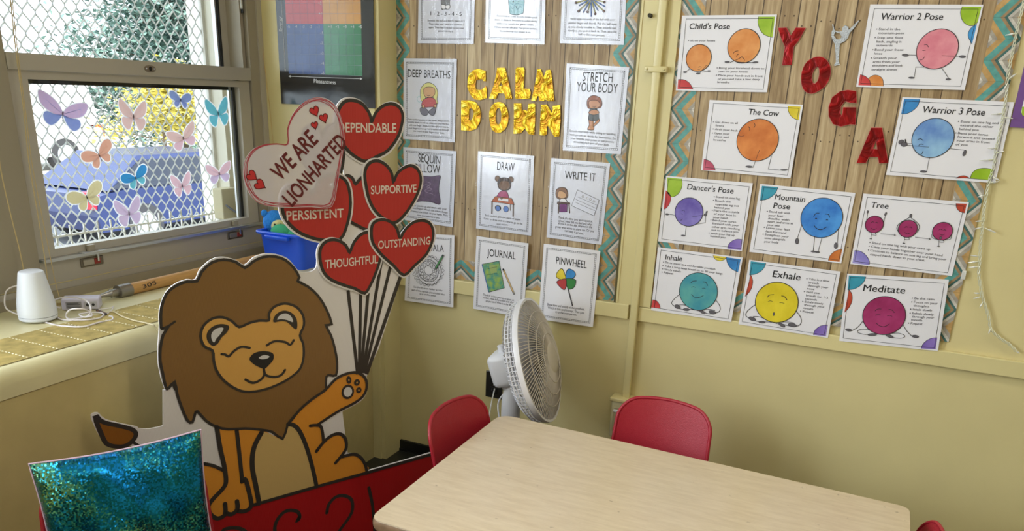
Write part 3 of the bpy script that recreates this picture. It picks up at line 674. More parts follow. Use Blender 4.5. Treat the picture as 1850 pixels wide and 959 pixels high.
# ------------------------------------------------------------------ red YOGA letters and the silver dancer
def foil(name, c1, c2, c3, scale=60, bs=.8):
    m, t, p = newmat(name); N = t.nodes; L = t.links
    tc = N.new('ShaderNodeTexCoord'); n = N.new('ShaderNodeTexNoise'); n.inputs['Scale'].default_value = scale * .35; n.inputs['Detail'].default_value = 3; n.inputs['Distortion'].default_value = 1.2
    cr = N.new('ShaderNodeValToRGB'); e = cr.color_ramp.elements; e[0].position = .36; e[0].color = c1; e[1].position = .66; e[1].color = c3; k = e.new(.5); k.color = c2
    v = N.new('ShaderNodeTexVoronoi'); v.inputs['Scale'].default_value = scale * 4; v.feature = 'DISTANCE_TO_EDGE'
    b = N.new('ShaderNodeBump'); b.inputs['Strength'].default_value = bs; b.inputs['Distance'].default_value = .02
    L.new(tc.outputs['Object'], n.inputs['Vector']); L.new(tc.outputs['Object'], v.inputs['Vector']); L.new(n.outputs['Fac'], cr.inputs[0]); L.new(cr.outputs[0], p.inputs['Base Color'])
    L.new(n.outputs['Fac'], b.inputs['Height']); L.new(b.outputs[0], p.inputs['Normal'])
    p.inputs['Metallic'].default_value = .55; p.inputs['Roughness'].default_value = .3
    return m
REDF = foil('red_foil', S(112, 4, 12), S(150, 8, 20), S(182, 26, 30), 60, .3); REDE = mat('pink_paper_edge', S(206, 110, 104), .5)
GOLDF = foil('gold_foil', S(190, 128, 10), S(232, 188, 24), S(252, 230, 96), 64); GOLDE = mat('dark_gold_edge', S(160, 124, 40), .4, metal=.4)
SILV = mat('silver_glitter_card', S(176, 180, 184), .4, metal=.5, bump=.4, bscale=300)
def letter(ch, T, outer, holes, n, face, edge, label, cat, group, smooth=False, ex=.0009, th=.003):
    P = T.L(outer); H = [T.L(h) for h in holes]
    if smooth: P = spl(P, True, 3); H = [spl(h, True, 3) for h in H]
    c = (sum(p[0] for p in P) / len(P), min(p[1] for p in P))
    o = MB(); o.fill(WB, [P] + H, n, face, th)
    for l in [P] + H: o.ribbon(WB, l, ex * 2, n - .0004, edge, True)
    return tag(o.build('letter_' + ch.lower(), loc=WB.at(c[0], c[1], n)), label, cat, group)
T = Tr(WB, 1380, 20, 3.196, .009)
g = 'red YOGA letters'
letter('Y', T, [(84,98),(130,96),(155,142),(185,96),(240,98),(200,170),(172,205),(160,310),(106,312),(122,205),(98,150)], [], .009, REDF, REDE, 'red foil letter Y, uppermost of the diagonal YOGA letters', 'letter', g)
letter('O', T, [(305,264),(352,274),(382,318),(382,375),(355,430),(312,462),(275,476),(238,462),(218,420),(220,350),(250,292)], [[(305,322),(288,340),(278,375),(282,412),(296,418),(312,400),(321,362),(318,330)]], .009, REDF, REDE, 'red foil letter O below the letter Y', 'letter', g, True)
letter('G', T, [(532,462),(535,530),(500,528),(468,520),(445,548),(440,590),(452,606),(455,590),(458,556),(532,556),(528,655),(500,652),(445,666),(400,652),(375,605),(374,555),(395,498),(440,464),(485,456)], [], .009, REDF, REDE, 'red foil letter G between the letters O and A', 'letter', g)
letter('A', T, [(620,674),(682,674),(718,876),(666,878),(660,842),(606,842),(588,876),(536,876)], [[(648,746),(628,796),(656,798)]], .009, REDF, REDE, 'red foil letter A, lowest of the YOGA letters, left of the Warrior 3 card', 'letter', g)
dn = [(398,72),(404,90),(408,110),(430,118),(452,116),(455,92),(470,82),(488,92),(490,108),(510,90),(545,54),(550,58),(520,100),(494,128),(488,150),(470,172),(440,188),(436,230),(432,285),(438,310),(410,316),(404,312),(416,295),(414,240),(410,190),(398,170),(390,145),(392,118),(400,105),(394,80)]
o = MB().fill(WB, [T.L(dn), T.L([(412,120),(404,140),(418,162),(434,164),(450,150),(440,130)])], .009, SILV, .003)
c = T(420, 316); tag(o.build('dancer_cutout', loc=WB.at(c[0], c[1], .009)), 'silver cutout of a dancer holding one raised foot beside the letter Y', 'cutout')

# ------------------------------------------------------------------ gold CALM DOWN letters
T = Tr(WB, 820, 100, 5.995, .009); g = 'gold CALM DOWN letters'
def gl(ch, outer, holes, label, sm=False): letter(ch, T, outer, holes, .009, GOLDF, GOLDE, label, 'letter', g, sm, .0007)
gl('C', [(342,170),(345,280),(320,278),(302,255),(275,262),(240,265),(234,300),(232,340),(242,372),(282,376),(305,370),(345,335),(356,370),(354,460),(330,470),(280,484),(230,478),(195,450),(165,400),(146,340),(150,250),(165,205),(205,165),(260,145)], [], 'gold foil letter C at the start of CALM')
gl('A', [(470,136),(552,136),(582,250),(628,455),(626,472),(562,472),(545,410),(480,408),(455,468),(384,468),(385,455),(430,330),(455,220)], [[(508,285),(488,335),(528,330)]], 'gold foil letter A in CALM, between C and L')
gl('L', [(680,133),(755,133),(764,150),(755,360),(820,364),(830,400),(822,470),(672,472),(665,460),(668,150)], [], 'gold foil letter L in CALM, between A and M')
gl('M', [(905,150),(940,152),(958,200),(966,248),(988,200),(1000,160),(1040,156),(1052,190),(1068,300),(1085,495),(1020,496),(998,480),(980,478),(975,496),(925,490),(918,440),(905,440),(888,494),(838,488),(860,390),(890,250)], [], 'gold foil letter M at the end of CALM')
gl('D', [(80,488),(170,486),(230,505),(275,560),(292,640),(280,720),(240,795),(180,815),(78,810)], [[(188,572),(165,580),(160,700),(180,710),(205,680),(215,630),(208,590)]], 'gold foil letter D at the start of DOWN')
gl('O', [(485,504),(540,525),(578,590),(590,680),(570,770),(520,825),(480,838),(430,820),(395,760),(382,660),(392,580),(430,525)], [[(480,568),(460,590),(452,640),(452,700),(465,740),(480,748),(500,735),(512,690),(512,620),(500,582)]], 'gold foil letter O in DOWN, between D and W', True)
gl('W', [(650,520),(728,520),(735,600),(762,590),(798,605),(806,524),(878,524),(878,700),(870,858),(812,852),(775,800),(765,790),(735,830),(710,845),(645,848),(652,650)], [], 'gold foil letter W in DOWN, between O and N')
gl('N', [(945,535),(1005,532),(1040,590),(1068,640),(1072,545),(1150,540),(1154,700),(1140,875),(1088,880),(1045,810),(1020,765),(1004,768),(1004,850),(985,868),(928,862),(935,700)], [], 'gold foil letter N at the end of DOWN')

# ================================================================== CALM-DOWN CARDS
SKIN = mat('print_skin', S(206, 162, 122), .5); SKIND = mat('print_brown_skin', S(118, 88, 68), .5); SKINM = mat('print_tan_skin', S(196, 140, 104), .5)
def pc(name, *c): return mat('print_' + name, S(*c), .45)
BLOND = pc('blond', 214, 208, 132); TEALP = pc('pale_teal', 150, 196, 208); PINKP = pc('red_shirt', 190, 84, 88); GREYP = pc('grey_trousers', 112, 110, 126)
lm_, lt_, lp_ = newmat('clear_laminate'); lt_.nodes.remove(lp_)
a_ = lt_.nodes.new('ShaderNodeBsdfTransparent'); b_ = lt_.nodes.new('ShaderNodeBsdfGlossy'); b_.inputs['Roughness'].default_value = .16
f_ = lt_.nodes.new('ShaderNodeFresnel'); f_.inputs[0].default_value = 1.33; x_ = lt_.nodes.new('ShaderNodeMixShader'); n_ = lt_.nodes.new('ShaderNodeTexNoise'); n_.inputs['Scale'].default_value = 26
tc_ = lt_.nodes.new('ShaderNodeTexCoord'); mp_ = lt_.nodes.new('ShaderNodeMapping'); mp_.inputs['Scale'].default_value = (1.6, 1, .5); u_ = lt_.nodes.new('ShaderNodeBump'); u_.inputs['Strength'].default_value = .3; u_.inputs['Distance'].default_value = .01
lt_.links.new(tc_.outputs['Object'], mp_.inputs[0]); lt_.links.new(mp_.outputs[0], n_.inputs['Vector']); lt_.links.new(n_.outputs['Fac'], u_.inputs['Height'])
for q in (b_, f_): lt_.links.new(u_.outputs[0], q.inputs['Normal'])
ge_ = lt_.nodes.new('ShaderNodeNewGeometry'); mm_ = lt_.nodes.new('ShaderNodeMath'); mm_.operation = 'SUBTRACT'; mm_.inputs[0].default_value = 1; lt_.links.new(ge_.outputs['Backfacing'], mm_.inputs[1])
mn_ = lt_.nodes.new('ShaderNodeMath'); mn_.operation = 'MULTIPLY'; lt_.links.new(f_.outputs[0], mn_.inputs[0]); lt_.links.new(mm_.outputs[0], mn_.inputs[1]); lt_.links.new(mn_.outputs[0], x_.inputs[0]); lt_.links.new(a_.outputs[0], x_.inputs[1]); lt_.links.new(b_.outputs[0], x_.inputs[2]); lt_.links.new(x_.outputs[0], lt_.nodes['Material Output'].inputs[0])
LAMI = lm_
def laminate(t, q, n, seed, grow=.004):
    r = random.Random(seed); c = Vector((sum(p[0] for p in q) / 4, sum(p[1] for p in q) / 4)); P = []
    for i in range(4):
        a, b = Vector(q[i]), Vector(q[(i+1) % 4]); d = b - a; nn = Vector((d.y, -d.x)).normalized()
        if (a - c).dot(nn) < 0: nn = -nn
        for k in range(12):
            P.append(tuple(a + d * (k / 12) + nn * (grow + r.uniform(-.0026, .0022)) * (1 if k else 1.2)))
    MB().fill(WB, [P], n + .0035, LAMI, .0004).build('laminate_sheet', t)
def calm(box, quad, titles, lines, figs, label, lam=0, n=.0085, pmat=PAPERG, tick=24, figname='picture'):
    T = Tr(WB, *box, n); t, q, c = poster_root(T, quad, 'calm_card', label, 'poster', 'calm-down cards', n, pmat=pmat)
    px = T.len(c_px(quad), 1); Q = [Vector(p) for p in q]
    wq, hq = (Q[1] - Q[0]).length, (Q[3] - Q[0]).length
    def loc(u, v): return tuple((Q[0]*(1-u) + Q[1]*u)*(1-v) + (Q[3]*(1-u) + Q[2]*u)*v)
    mb = MB(); ia, ib = .0125, .0172
    for i_ in (ia, ib):
        a, b = i_ / wq, i_ / hq; mb.ribbon(WB, [loc(a, b), loc(1-a, b), loc(1-a, 1-b), loc(a, 1-b)], .00095, n + .0006, INK, True)
    a, b, a2, b2 = ia / wq, ia / hq, ib / wq, ib / hq; st = .0072
    for k in range(1, int(wq / st)):
        u = k * st / wq
        if a < u < 1 - a:
            for v0, v1 in ((b, b2), (1 - b, 1 - b2)): mb.ribbon(WB, [loc(u, v0), loc(u, v1)], .0008, n + .0006, INK, round_=False)
    for k in range(1, int(hq / st)):
        v = k * st / hq
        if b < v < 1 - b:
            for u0, u1 in ((a, a2), (1 - a, 1 - a2)): mb.ribbon(WB, [loc(u0, v), loc(u1, v)], .0008, n + .0006, INK, round_=False)
    mb.build('ladder_border', t)
    if titles:
        mb = MB()
        for s, a, b, h in titles: text(mb, WB, s, T(a), T(b), h * px, n + .0009, INK)
        mb.build('title_lettering', t)
    mb = MB()
    for s, a, b, h in lines: text(mb, WB, s, T(a), T(b), h * px, n + .0009, GREYINK, res=2)
    mb.build('printed_text', t)
    mb = MB(); draw(mb, T, px, n, figs, .0009); mb.build(figname, t)
    if lam: laminate(t, q, n, lam)
    return t, T, px

T1 = (700, 0, 3.69)
calm(T1, [(212,-275),(588,-268),(575,292),(202,288)], [("1 - 2 - 3 - 4 - 5", (288,102), (494,107), 26)],
 [('Squeeze the ball and slowly count to 5.',(268,142),(518,146),13),('Then relax your hand and count to 5',(276,165),(512,170),13),('again. Then hand the ball to the next',(276,188),(510,194),13),('person to try it.',(340,212),(440,216),13)],
 [('p',[(362,-40),(412,-40),(414,30),(416,52),(398,62),(378,58),(362,58)],pc('grey_sock',120,120,124),3),('p',[(360,30),(388,36),(388,58),(366,60)],PAPER,3),('p',[(388,38),(416,34),(415,56),(396,62)],PAPER,3)],
 'laminated card counting 1 to 5, leftmost along the top of the left board', 11)
calm(T1, [(662,-275),(1058,-262),(1046,296),(652,284)], [],
 [('One person at a time turn the bottle upside',(728,110),(1000,124),13),('down or shake it. Everyone breathes slowly',(715,136),(998,148),13),('while you watch the glitter settle.',(728,162),(978,172),13),('If there is time left after the glitter settles,',(712,186),(996,198),13),('let someone else shake it up.',(750,212),(958,222),13)],
 [('p',[(812,-60),(905,-58),(908,70),(895,92),(860,100),(825,94),(814,74)],TEALP,3),('s',[(815,20),(840,30),(870,24),(905,34)],3,pc('jar_blue',90,150,180)),('s',[(822,40),(836,60),(850,36),(868,62),(884,40),(898,56)],3,pc('jar_blue2',70,120,150)),('e',840,10,5,5),('e',876,8,4,4),('e',862,46,4,4)],
 'laminated card with a pale blue jar, middle one along the top', 12)
spk = [('e',285,-5,40,30)]
for k in range(11):
    a_k = R_(-150 + 12 * k + 190 + 20); rr1 = 82 + 12 * (k % 3); cx_, cy_ = 292, -8
    e_ = (cx_ + rr1 * math.cos(R_(15 + 15 * k)), cy_ + rr1 * math.sin(R_(15 + 15 * k)))
    spk += [('l', [(cx_, cy_), e_], 8, INK), ('l', [(cx_, cy_), e_], 5, (pc('spike_blue', 76, 116, 186) if k % 2 else pc('spike_olive', 168, 164, 92)))]
    if k % 2 == 0: spk.append(('c', e_[0], e_[1], 7, pc('spike_brown', 104, 60, 44), 3))
calm((980, 0, 3.307), [(128,-236),(512,-222),(485,268),(104,258)], [],
 [('Hold opposite ends of the ball with your',(168,118),(435,124),13),('pointer finger and thumb. Pull the ball open',(155,142),(444,150),13),('as you slowly breathe in. Then breathe out',(155,166),(440,174),13),('slowly as you push it back in. Then, pass the',(152,188),(444,196),13),('ball to the next person.',(216,210),(372,218),13)],
 spk, 'laminated card with a spiky blue ball, rightmost along the top of the left board', 13)
T2 = (700, 0, 3.688)
calm(T2, [(108,388),(462,392),(448,948),(104,925)], [("DEEP BREATHS", (136,512), (420,524), 50)],
 [('Take comfort position at this center. Independently',(138,800),(412,812),12),('breathe slowly in and out while you trace the lines',(138,818),(412,832),12),('with your finger. Breathe in through your nose as',(144,838),(408,852),12),('your fingers trace up and breathe out through',(140,858),(410,872),12),('your mouth as your fingers trace down.',(170,876),(380,892),12)],
 [('o',[(200,650),(215,640),(222,655),(228,670),(212,680),(200,668)],3,TEALP),('p',[(222,650),(222,595),(250,558),(285,552),(320,575),(336,620),(330,660),(336,690),(312,680),(300,640),(260,640),(250,676),(228,672)],BLOND,3),('p',[(240,600),(262,580),(310,585),(318,620),(304,642),(275,650),(250,640)],SKIN,3),('p',[(240,665),(275,650),(310,655),(328,690),(320,715),(300,712),(240,715),(228,700)],PINKP,3),('p',[(225,715),(255,722),(275,745),(262,768),(232,764),(218,735)],GREYP,3),('p',[(322,712),(300,722),(276,745),(290,766),(312,766),(322,735)],GREYP,3),('c',240,708,11,SKIN,3),('c',320,705,11,SKIN,3),('s',[(262,632),(275,638),(288,632)],3)],
 'laminated DEEP BREATHS card with a blond child sitting, beside the DEPENDABLE heart', 14)
calm((980, 0, 3.307), [(145,378),(518,402),(468,922),(122,898)], [("STRETCH", (240,484), (418,492), 54), ("YOUR BODY", (204,544), (446,558), 54)],
 [('Stretch your body while sitting or standing',(162,786),(436,808),13),('(each person can decide for themselves). Do',(160,808),(438,834),13),('your favorite yoga poses or just practice',(168,830),(428,854),13),('stretching each part of your body.',(186,852),(400,872),13)],
 [('p',[(270,640),(268,600),(290,574),(320,572),(350,592),(356,628),(340,645),(290,650)],pc('auburn_hair',150,84,56),3),('p',[(276,615),(290,600),(330,602),(345,625),(330,645),(300,650),(282,640)],SKINM,3),('p',[(280,745),(276,700),(300,700),(306,745),(306,775),(272,774),(272,764)],SKINM,3),('p',[(306,700),(334,705),(340,725),(308,755),(304,745),(320,722)],SKINM,3),('p',[(286,652),(320,648),(334,672),(332,718),(278,716),(280,680)],pc('dark_grey_outfit',76,80,84),3),('p',[(276,672),(300,655),(330,660),(338,676),(310,686),(290,682)],SKINM,3),('s',[(300,634),(312,640),(322,632)],3)],
 'laminated STRETCH YOUR BODY card with a child balancing on one leg', 15)
calm((700, 240, 5.327), [(152,136),(660,176),(630,908),(165,838)], [("SEQUIN", (296,276), (508,304), 78), ("PILLOW", (268,374), (508,390), 78)],
 [('Slide the sequins up and down with your',(200,698),(570,742),19),('hand and fingers. Watch the colors change',(204,724),(580,775),19),('and notice how it feels on your hands. Make',(206,755),(582,804),19),('sure everyone has a turn.',(290,798),(502,826),19)],
 [('p',[(250,420),(330,414),(430,420),(508,412),(500,480),(496,560),(508,684),(420,664),(330,656),(256,660),(262,560)],mat('print_purple_sequins', S(88, 66, 98), .4, var=.3, vscale=60),4),('s',[(380,470),(420,490),(380,520),(430,540),(390,560)],4,pc('lilac_squiggle',150,128,156)),('s',[(330,520),(370,500),(410,520),(360,560),(440,590)],4,pc('lilac_squiggle',150,128,156))],
 'laminated SEQUIN PILLOW card with a purple pillow, behind the SUPPORTIVE heart', 16)
calm((700, 240, 5.327), [(872,176),(1412,222),(1382,990),(852,918)], [("DRAW", (1055,356), (1222,370), 78)],
 [('Each student gets one piece of paper.',(940,800),(1282,842),19),('Color or draw until it is time to go to the',(928,830),(1300,884),19),('next station.',(1052,884),(1162,892),19)],
 [('c',1060,440,27,SKIND,4),('c',1190,448,27,SKIND,4),('p',[(1060,480),(1080,440),(1130,430),(1180,450),(1190,510),(1170,545),(1120,555),(1075,535)],pc('dark_hair',66,46,38),4),('p',[(1072,500),(1100,462),(1160,466),(1182,505),(1165,540),(1120,552),(1080,535)],SKIND,3),('p',[(1060,630),(1070,580),(1110,556),(1150,568),(1168,620),(1160,650)],pc('magenta_shirt',166,60,110),4),('e',1065,722,34,28),('c',1064,726,26,pc('blue_shoe',92,126,196),3),('c',1142,732,28,pc('blue_shoe',92,126,196),3),('g',[(1040,610),(1195,628),(1222,690),(1002,660)],pc('desk_top',178,92,56),4),('g',[(1070,625),(1166,636),(1166,662),(1064,648)],PAPER,2),('l',[(1008,662),(1006,775)],12,pc('desk_leg',84,58,48)),('l',[(1212,690),(1210,802)],12,pc('desk_leg',84,58,48)),('l',[(1184,690),(1184,745)],7,pc('desk_leg',84,58,48)),('c',1100,628,12,SKIND,3)],
 'laminated DRAW card with a child drawing at a small desk', 17)
calm((940, 260, 2.821), [(158,72),(458,98),(414,514),(134,476)], [("WRITE IT", (226,176), (384,190), 38)],
 [('Think of a time you were upset at',(194,380),(368,400),12),('school. How did you feel and why?',(192,396),(366,416),12),('Write it on the slip. Anyone in the',(192,410),(366,430),12),('group who wants to share can. Or you',(178,426),(374,450),12),('can keep it private.',(226,446),(322,462),12)],
 [('p',[(184,270),(184,235),(205,222),(232,226),(242,250),(238,274),(210,284)],pc('brown_hair',134,96,72),3),('p',[(190,262),(198,240),(222,244),(236,262),(224,276),(202,276)],SKIN,2),('p',[(200,300),(206,280),(230,280),(238,302)],PAPER,3),('g',[(200,304),(240,308),(238,346),(200,346)],pc('purple_skirt',110,44,112),2),('g',[(190,294),(252,298),(254,306),(188,304)],pc('desk_leg',84,58,48),2),('l',[(196,304),(194,352)],6,pc('desk_leg',84,58,48)),('l',[(248,306),(252,350)],6,pc('desk_leg',84,58,48)),
  ('g',[(292,234),(402,286),(376,366),(262,314)],pc('slip',216,218,232),2,GREYINK),('l',[(284,282),(386,328)],1.6,GREYINK),('l',[(280,296),(380,340)],1.6,GREYINK),('l',[(290,268),(392,312)],1.6,GREYINK),('c',320,268,5,PAPER,1.5),('c',342,275,5,PAPER,1.5),('c',358,282,5,PAPER,1.5),('c',376,292,5,PAPER,1.5)],
 'laminated WRITE IT card with a child at a desk and a ruled slip', 18)
P3 = [('c', 352, 424, 62, PAPER, 4), ]
mand = [('c',356,424,124,PAPER,4),('c',356,424,98,PAPER,4),('c',356,424,80,PAPER,3),('c',356,424,40,PAPER,4)]
for k in range(24):
    a = R_(15 * k); mand.append(('o', [(356 + r_ * math.cos(a + d), 424 + r_ * math.sin(a + d)) for r_, d in ((112, 0), (124, R_(6)), (138, 0), (124, R_(-6)))], 2.5))
    mand.append(('o', [(356 + r_ * math.cos(a + d), 424 + r_ * math.sin(a + d)) for r_, d in ((84, 0), (90, R_(5)), (96, 0), (90, R_(-5)))], 2.5))
    if k % 2 == 0: mand.append(('o', [(356 + r_ * math.cos(a + d), 424 + r_ * math.sin(a + d)) for r_, d in ((44, 0), (60, R_(12)), (78, 0), (60, R_(-12)))], 3))
mand += [('l', [(422,405),(486,292)], 17, INK), ('l', [(424,402),(484,296)], 12, pc('marker_green', 74, 140, 84)), ('l', [(481,300),(486,290)], 14, pc('grey_cap',92,112,110)), ('l', [(410,425),(422,404)], 8, pc('grey_tip',130,140,136))]
calm((700, 400, 4.796), [(178,96),(580,120),(570,745),(148,685)], [("MANDALA", (248,252), (490,262), 56)],
 [('Use the dry erase marker to color',(226,572),(478,606),17),('part of the mandala picture until time',(212,598),(496,640),17),('is up at this center.',(280,632),(424,652),17)],
 mand, 'MANDALA card with a round line pattern and green marker, behind the OUTSTANDING heart', 0, n=.0185, pmat=PAPER)
def jr(): return watercolor('wc_journal', S(60, 140, 130), S(150, 176, 70), 50)
calm((700, 400, 4.796), [(772,126),(1222,190),(1180,832),(742,755)], [("JOURNAL", (864,298), (1110,328), 60)],
 [('Think of a time you were upset at',(828,640),(1096,690),18),('school. How did you feel and what',(828,664),(1098,712),18),('did you learn? Write it on the slip.',(852,694),(1076,732),18)],
 [('g',[(822,370),(968,342),(1014,575),(880,612)],jr(),4),('l',[(822,375),(878,608)],9,pc('spiral_blue',60,100,160)),('g',[(880,382),(935,372),(952,440),(898,452)],pc('yellow_patch',150,168,100),0),('l',[(870,410),(950,392)],3),('l',[(866,460),(952,450)],3),('l',[(1005,415),(1098,628)],17,INK),('l',[(1010,425),(1094,618)],12,pc('pencil_yellow',206,172,120)),('l',[(1092,615),(1099,630)],12,pc('eraser_grey',170,170,172)),('l',[(1004,412),(1008,422)],6,INK)],
 'JOURNAL card with a green spiral notebook and pencil, directly behind the fan', 0, n=.0185, pmat=PAPER)
calm((940, 260, 2.821), [(120,508),(408,545),(370,933),(92,892)], [("PINWHEEL", (182,610), (338,634), 36)],
 [('Blow slow and steady at the pinwheel.',(138,822),(328,848),12),('Watch it spin until it stops. Then pass',(140,838),(326,866),12),('it to the next person.',(180,860),(288,876),12)],
 [('l',[(242,730),(266,822)],7,INK),('l',[(242,730),(266,822)],4,FOOT),('p',[(232,688),(205,690),(184,676),(190,652),(212,635),(226,660)],COLS['yellow'],3),('p',[(233,688),(236,650),(250,636),(276,650),(280,672),(258,690)],COLS['blue'],3),('p',[(232,688),(262,686),(284,696),(272,732),(245,738),(236,715)],pc('vane_green',46,124,54),3),('p',[(232,688),(205,692),(186,704),(205,730),(226,742),(236,715)],pc('vane_red',176,50,50),3)],
 'PINWHEEL card with a four-coloured pinwheel, lowest card on the left board', 0, n=.0185, pmat=PAPER)

# ------------------------------------------------------------------ mood chart on the corner pier
PW = Fr((0, -.125, 0), (1, 0, 0), (0, 0, 1), (0, -1, 0))
T = Tr(PW, 480, 0, 3.689, .004)
PR = (677 - 480) * 3.689
x0, x1 = T(100, 600)[0], T(727, 600)[0]; z0, z1 = T(400, 705)[1], 2.02
t = thing('mood_chart', ((x0 + x1) / 2, -.129, z0), 'glossy black mood chart with red, orange, blue and green quarters left of the boards', 'poster')
GLB = mat('glossy_black_poster', S(30, 30, 33), .16, coat=.8, bump=.35, bscale=9)
def G(n_, c): return mat(n_, c, .2, coat=.7, bump=.3, bscale=11, var=.12, vscale=9)
MB().box((x0, -.129, z0), (x1, -.1252, z1), GLB).build('sheet', t)
cx_, cz_ = T(378, 0)[0], T(0 + 385, 160)[1]; xl, xr, zb = T(145, 300)[0], T(640, 300)[0], T(390, 497)[1]
for a, b, c, d, m_ in ((xl, cx_, cz_, 1.99, G('chart_red', S(190, 74, 82))), (cx_, xr, cz_, 1.99, G('chart_orange', S(200, 148, 88))), (xl, cx_, zb, cz_, G('chart_blue', S(52, 78, 140))), (cx_, xr, zb, cz_, G('chart_green', S(64, 130, 96)))):
    MB().fill(PW, [[(a, c), (b, c), (b, d), (a, d)]], .0043, m_).build('quarter', t)
gl_ = MB(); WI = mat('white_ink', S(226, 226, 230), .5); LI = mat('pale_grid_ink', S(150, 156, 176), .5)
for k in range(1, 10):
    xx = xl + (xr - xl) * k / 10; gl_.ribbon(PW, [(xx, zb), (xx, 1.99)], .0006, .0046, LI, round_=False)
for k in range(-5, 9):
    zz = cz_ + (cz_ - zb) * k / 5
    if zz < 1.98: gl_.ribbon(PW, [(xl, zz), (xr, zz)], .0006, .0046, LI, round_=False)
gl_.build('grid_lines', t)
hh = .0085
def num(*a, **k): b_ = MB(); text(b_, *a, **k); b_.build('axis_number', t)
for k, s in enumerate(('-5', '-4', '-3', '-2', '-1')):
    xx = xl + (cx_ - xl) * (k + .12) / 5; num( PW, s, (xx, cz_ - .013), (xx + .012, cz_ - .013), hh, .0048, WI, res=2)
for k, s in enumerate(('+1', '+2', '+3', '+4', '+5')):
    xx = cx_ + (xr - cx_) * (k + 1) / 5; num( PW, s, (xx - .012, cz_ - .013), (xx + .003, cz_ - .013), hh, .0048, WI, res=2)
    zz = cz_ - (cz_ - zb) * (k + 1) / 5; num(PW, '-%d' % (k + 1), (cx_ - .016, zz + .001), (cx_ - .004, zz + .001), hh, .0048, WI, res=2)
    zz = cz_ + (cz_ - zb) * (k + 1) / 5; num(PW, '+%d' % (k + 1), (cx_ - .018, zz - .004), (cx_ - .004, zz - .004), hh, .0048, WI, res=2)
lt = MB(); text(lt, PW, 'Pleasantness', T(322, 552), T(468, 562), .0135, .0048, WI); lt.build('white_lettering', t); lt = MB()
a, b = T(110, 208), T(104, 110); text(lt, PW, 'Energy', a, b, .0125, .0048, WI)
lt.build('white_lettering', t)
ar = MB(); a, b = T(152, 506), T(646, 528)
zz = (a[1] + b[1]) / 2; ar.ribbon(PW, [(a[0] + .004, zz), (b[0] - .004, zz)], .0014, .0048, WI, round_=False)
for s, p in ((1, a), (-1, b)): ar.fill(PW, [[(p[0], zz), (p[0] + s*.010, zz + .004), (p[0] + s*.010, zz - .004)]], .0048, WI)
a = T(132, 478); ar.ribbon(PW, [(a[0], a[1] + .006), (a[0], 1.98)], .0012, .0048, WI, round_=False); ar.fill(PW, [[(a[0], a[1]), (a[0] - .003, a[1] + .009), (a[0] + .003, a[1] + .009)]], .0048, WI)
ar.build('axis_arrows', t)
# thin cord hanging in the corner by the window
cp = [onp(px, py, 1, -.131) for px, py in ((464, 0), (470, 50), (478, 118), (487.6, 198), (493, 255), (497, 330))]
cp = [cp[0] + (cp[0] - cp[1]) * 3] + cp
tag(MB().tube(cp, .0011, mat('pale_cord', S(206, 176, 120), .6), 6).build('hanging_cord', loc=cp[-1]), 'thin pale cord hanging between the window casing and the mood chart', 'cord')

# ------------------------------------------------------------------ purple card at the right edge of the picture
T = Tr(WB, 1640, 0, 2.662, .006)
PU = mat('purple_card', S(112, 74, 142), .35, coat=.4)
a = T(548, 360); b = T(492, 612); z0 = b[1]; z1 = T(550, 120)[1]; xa = (a[0] + b[0]) / 2; xb = xa + .25
t = thing('purple_card', ((xa + xb) / 2, -.006, z0), 'purple bordered card with a green corner right of the string lights', 'poster')
MB().box((xa, -.006, z0), (xb, -.0003, z1), PU).build('sheet', t)
w0, w1 = xa + .018, xb - .018; y0_, y1_ = z0 + .030, z1 - .02
MB().fill(WB, [[(w0 + .01, y0_), (w1, y0_), (w1, y1_), (w0, y1_), (w0, y0_ + .01)]], .0063, PAPER).build('white_panel', t)
MB().fill(WB, [spl([(w0, y0_ + .022), (w0 + .003, y0_ + .006), (w0 + .012, y0_), (w0 + .04, y0_)], False, 4) + [(w1, y0_), (w1, y0_ + .024), (w0, y0_ + .024)]], .0066, COLS['green']).build('green_band', t)

# ------------------------------------------------------------------ string lights
sp = [(1856,-30),(1848,10),(1836,60),(1826,110),(1820,140),(1818,170),(1812,210),(1806,240),(1799,272),(1795,300),(1786,330),(1781,358),(1777,385),(1775,410),(1771,440),(1770,470),(1768,495),(1771,515),(1774,533),(1780,552),(1787,576),(1790,594),(1806,610),(1824,622),(1836,634)]
ctr = [WB.hit(px, py, .012) for px, py in sp]
CLEARP = mat('clear_plastic_wire', S(214, 214, 190), .25, coat=.5); BULB = mat('clear_bulb', S(240, 240, 236), .1, trans=.3, coat=1)
P = spl(ctr, False, 6)
t = thing('string_lights', WB.at(ctr[-1][0], ctr[-1][1], .012), 'clear twisted string lights hanging down the right edge of the yoga board', 'string lights')
cum = 0; rows = []
for i, p in enumerate(P):
    if i: cum += math.dist(p, P[i-1])
    d = Vector(P[min(i+1, len(P)-1)]) - Vector(P[max(i-1, 0)]); d.normalize(); rows.append((Vector(p), Vector((-d.y, d.x)), cum))
for ph in (0, math.pi * .66, math.pi * 1.33):
    MB().tube([WB.at(*(p + nn * (.0032 * math.cos(c / .0085 + ph))), .014 + .0032 * math.sin(c / .0085 + ph)) for p, nn, c in rows], .0012, CLEARP, 5).build('wire', t, smooth=True)
bl = [(1838,60,-22,4),(1822,143,14,-10),(1820,152,-8,12),(1810,205,-20,2),(1814,212,16,2),(1802,268,-18,0),(1800,276,14,-3),(1797,288,-28,2),(1794,320,12,6),(1788,330,16,-2),(1780,352,-14,4),(1776,399,-14,1),(1776,410,-16,4),(1779,412,20,8),(1771,463,-18,-2),(1770,472,-22,2),(1770,481,-20,2),(1773,530,-14,-1),(1772,536,-14,3),(1776,545,-6,10),(1790,592,-4,10),(1836,634,6,4)]
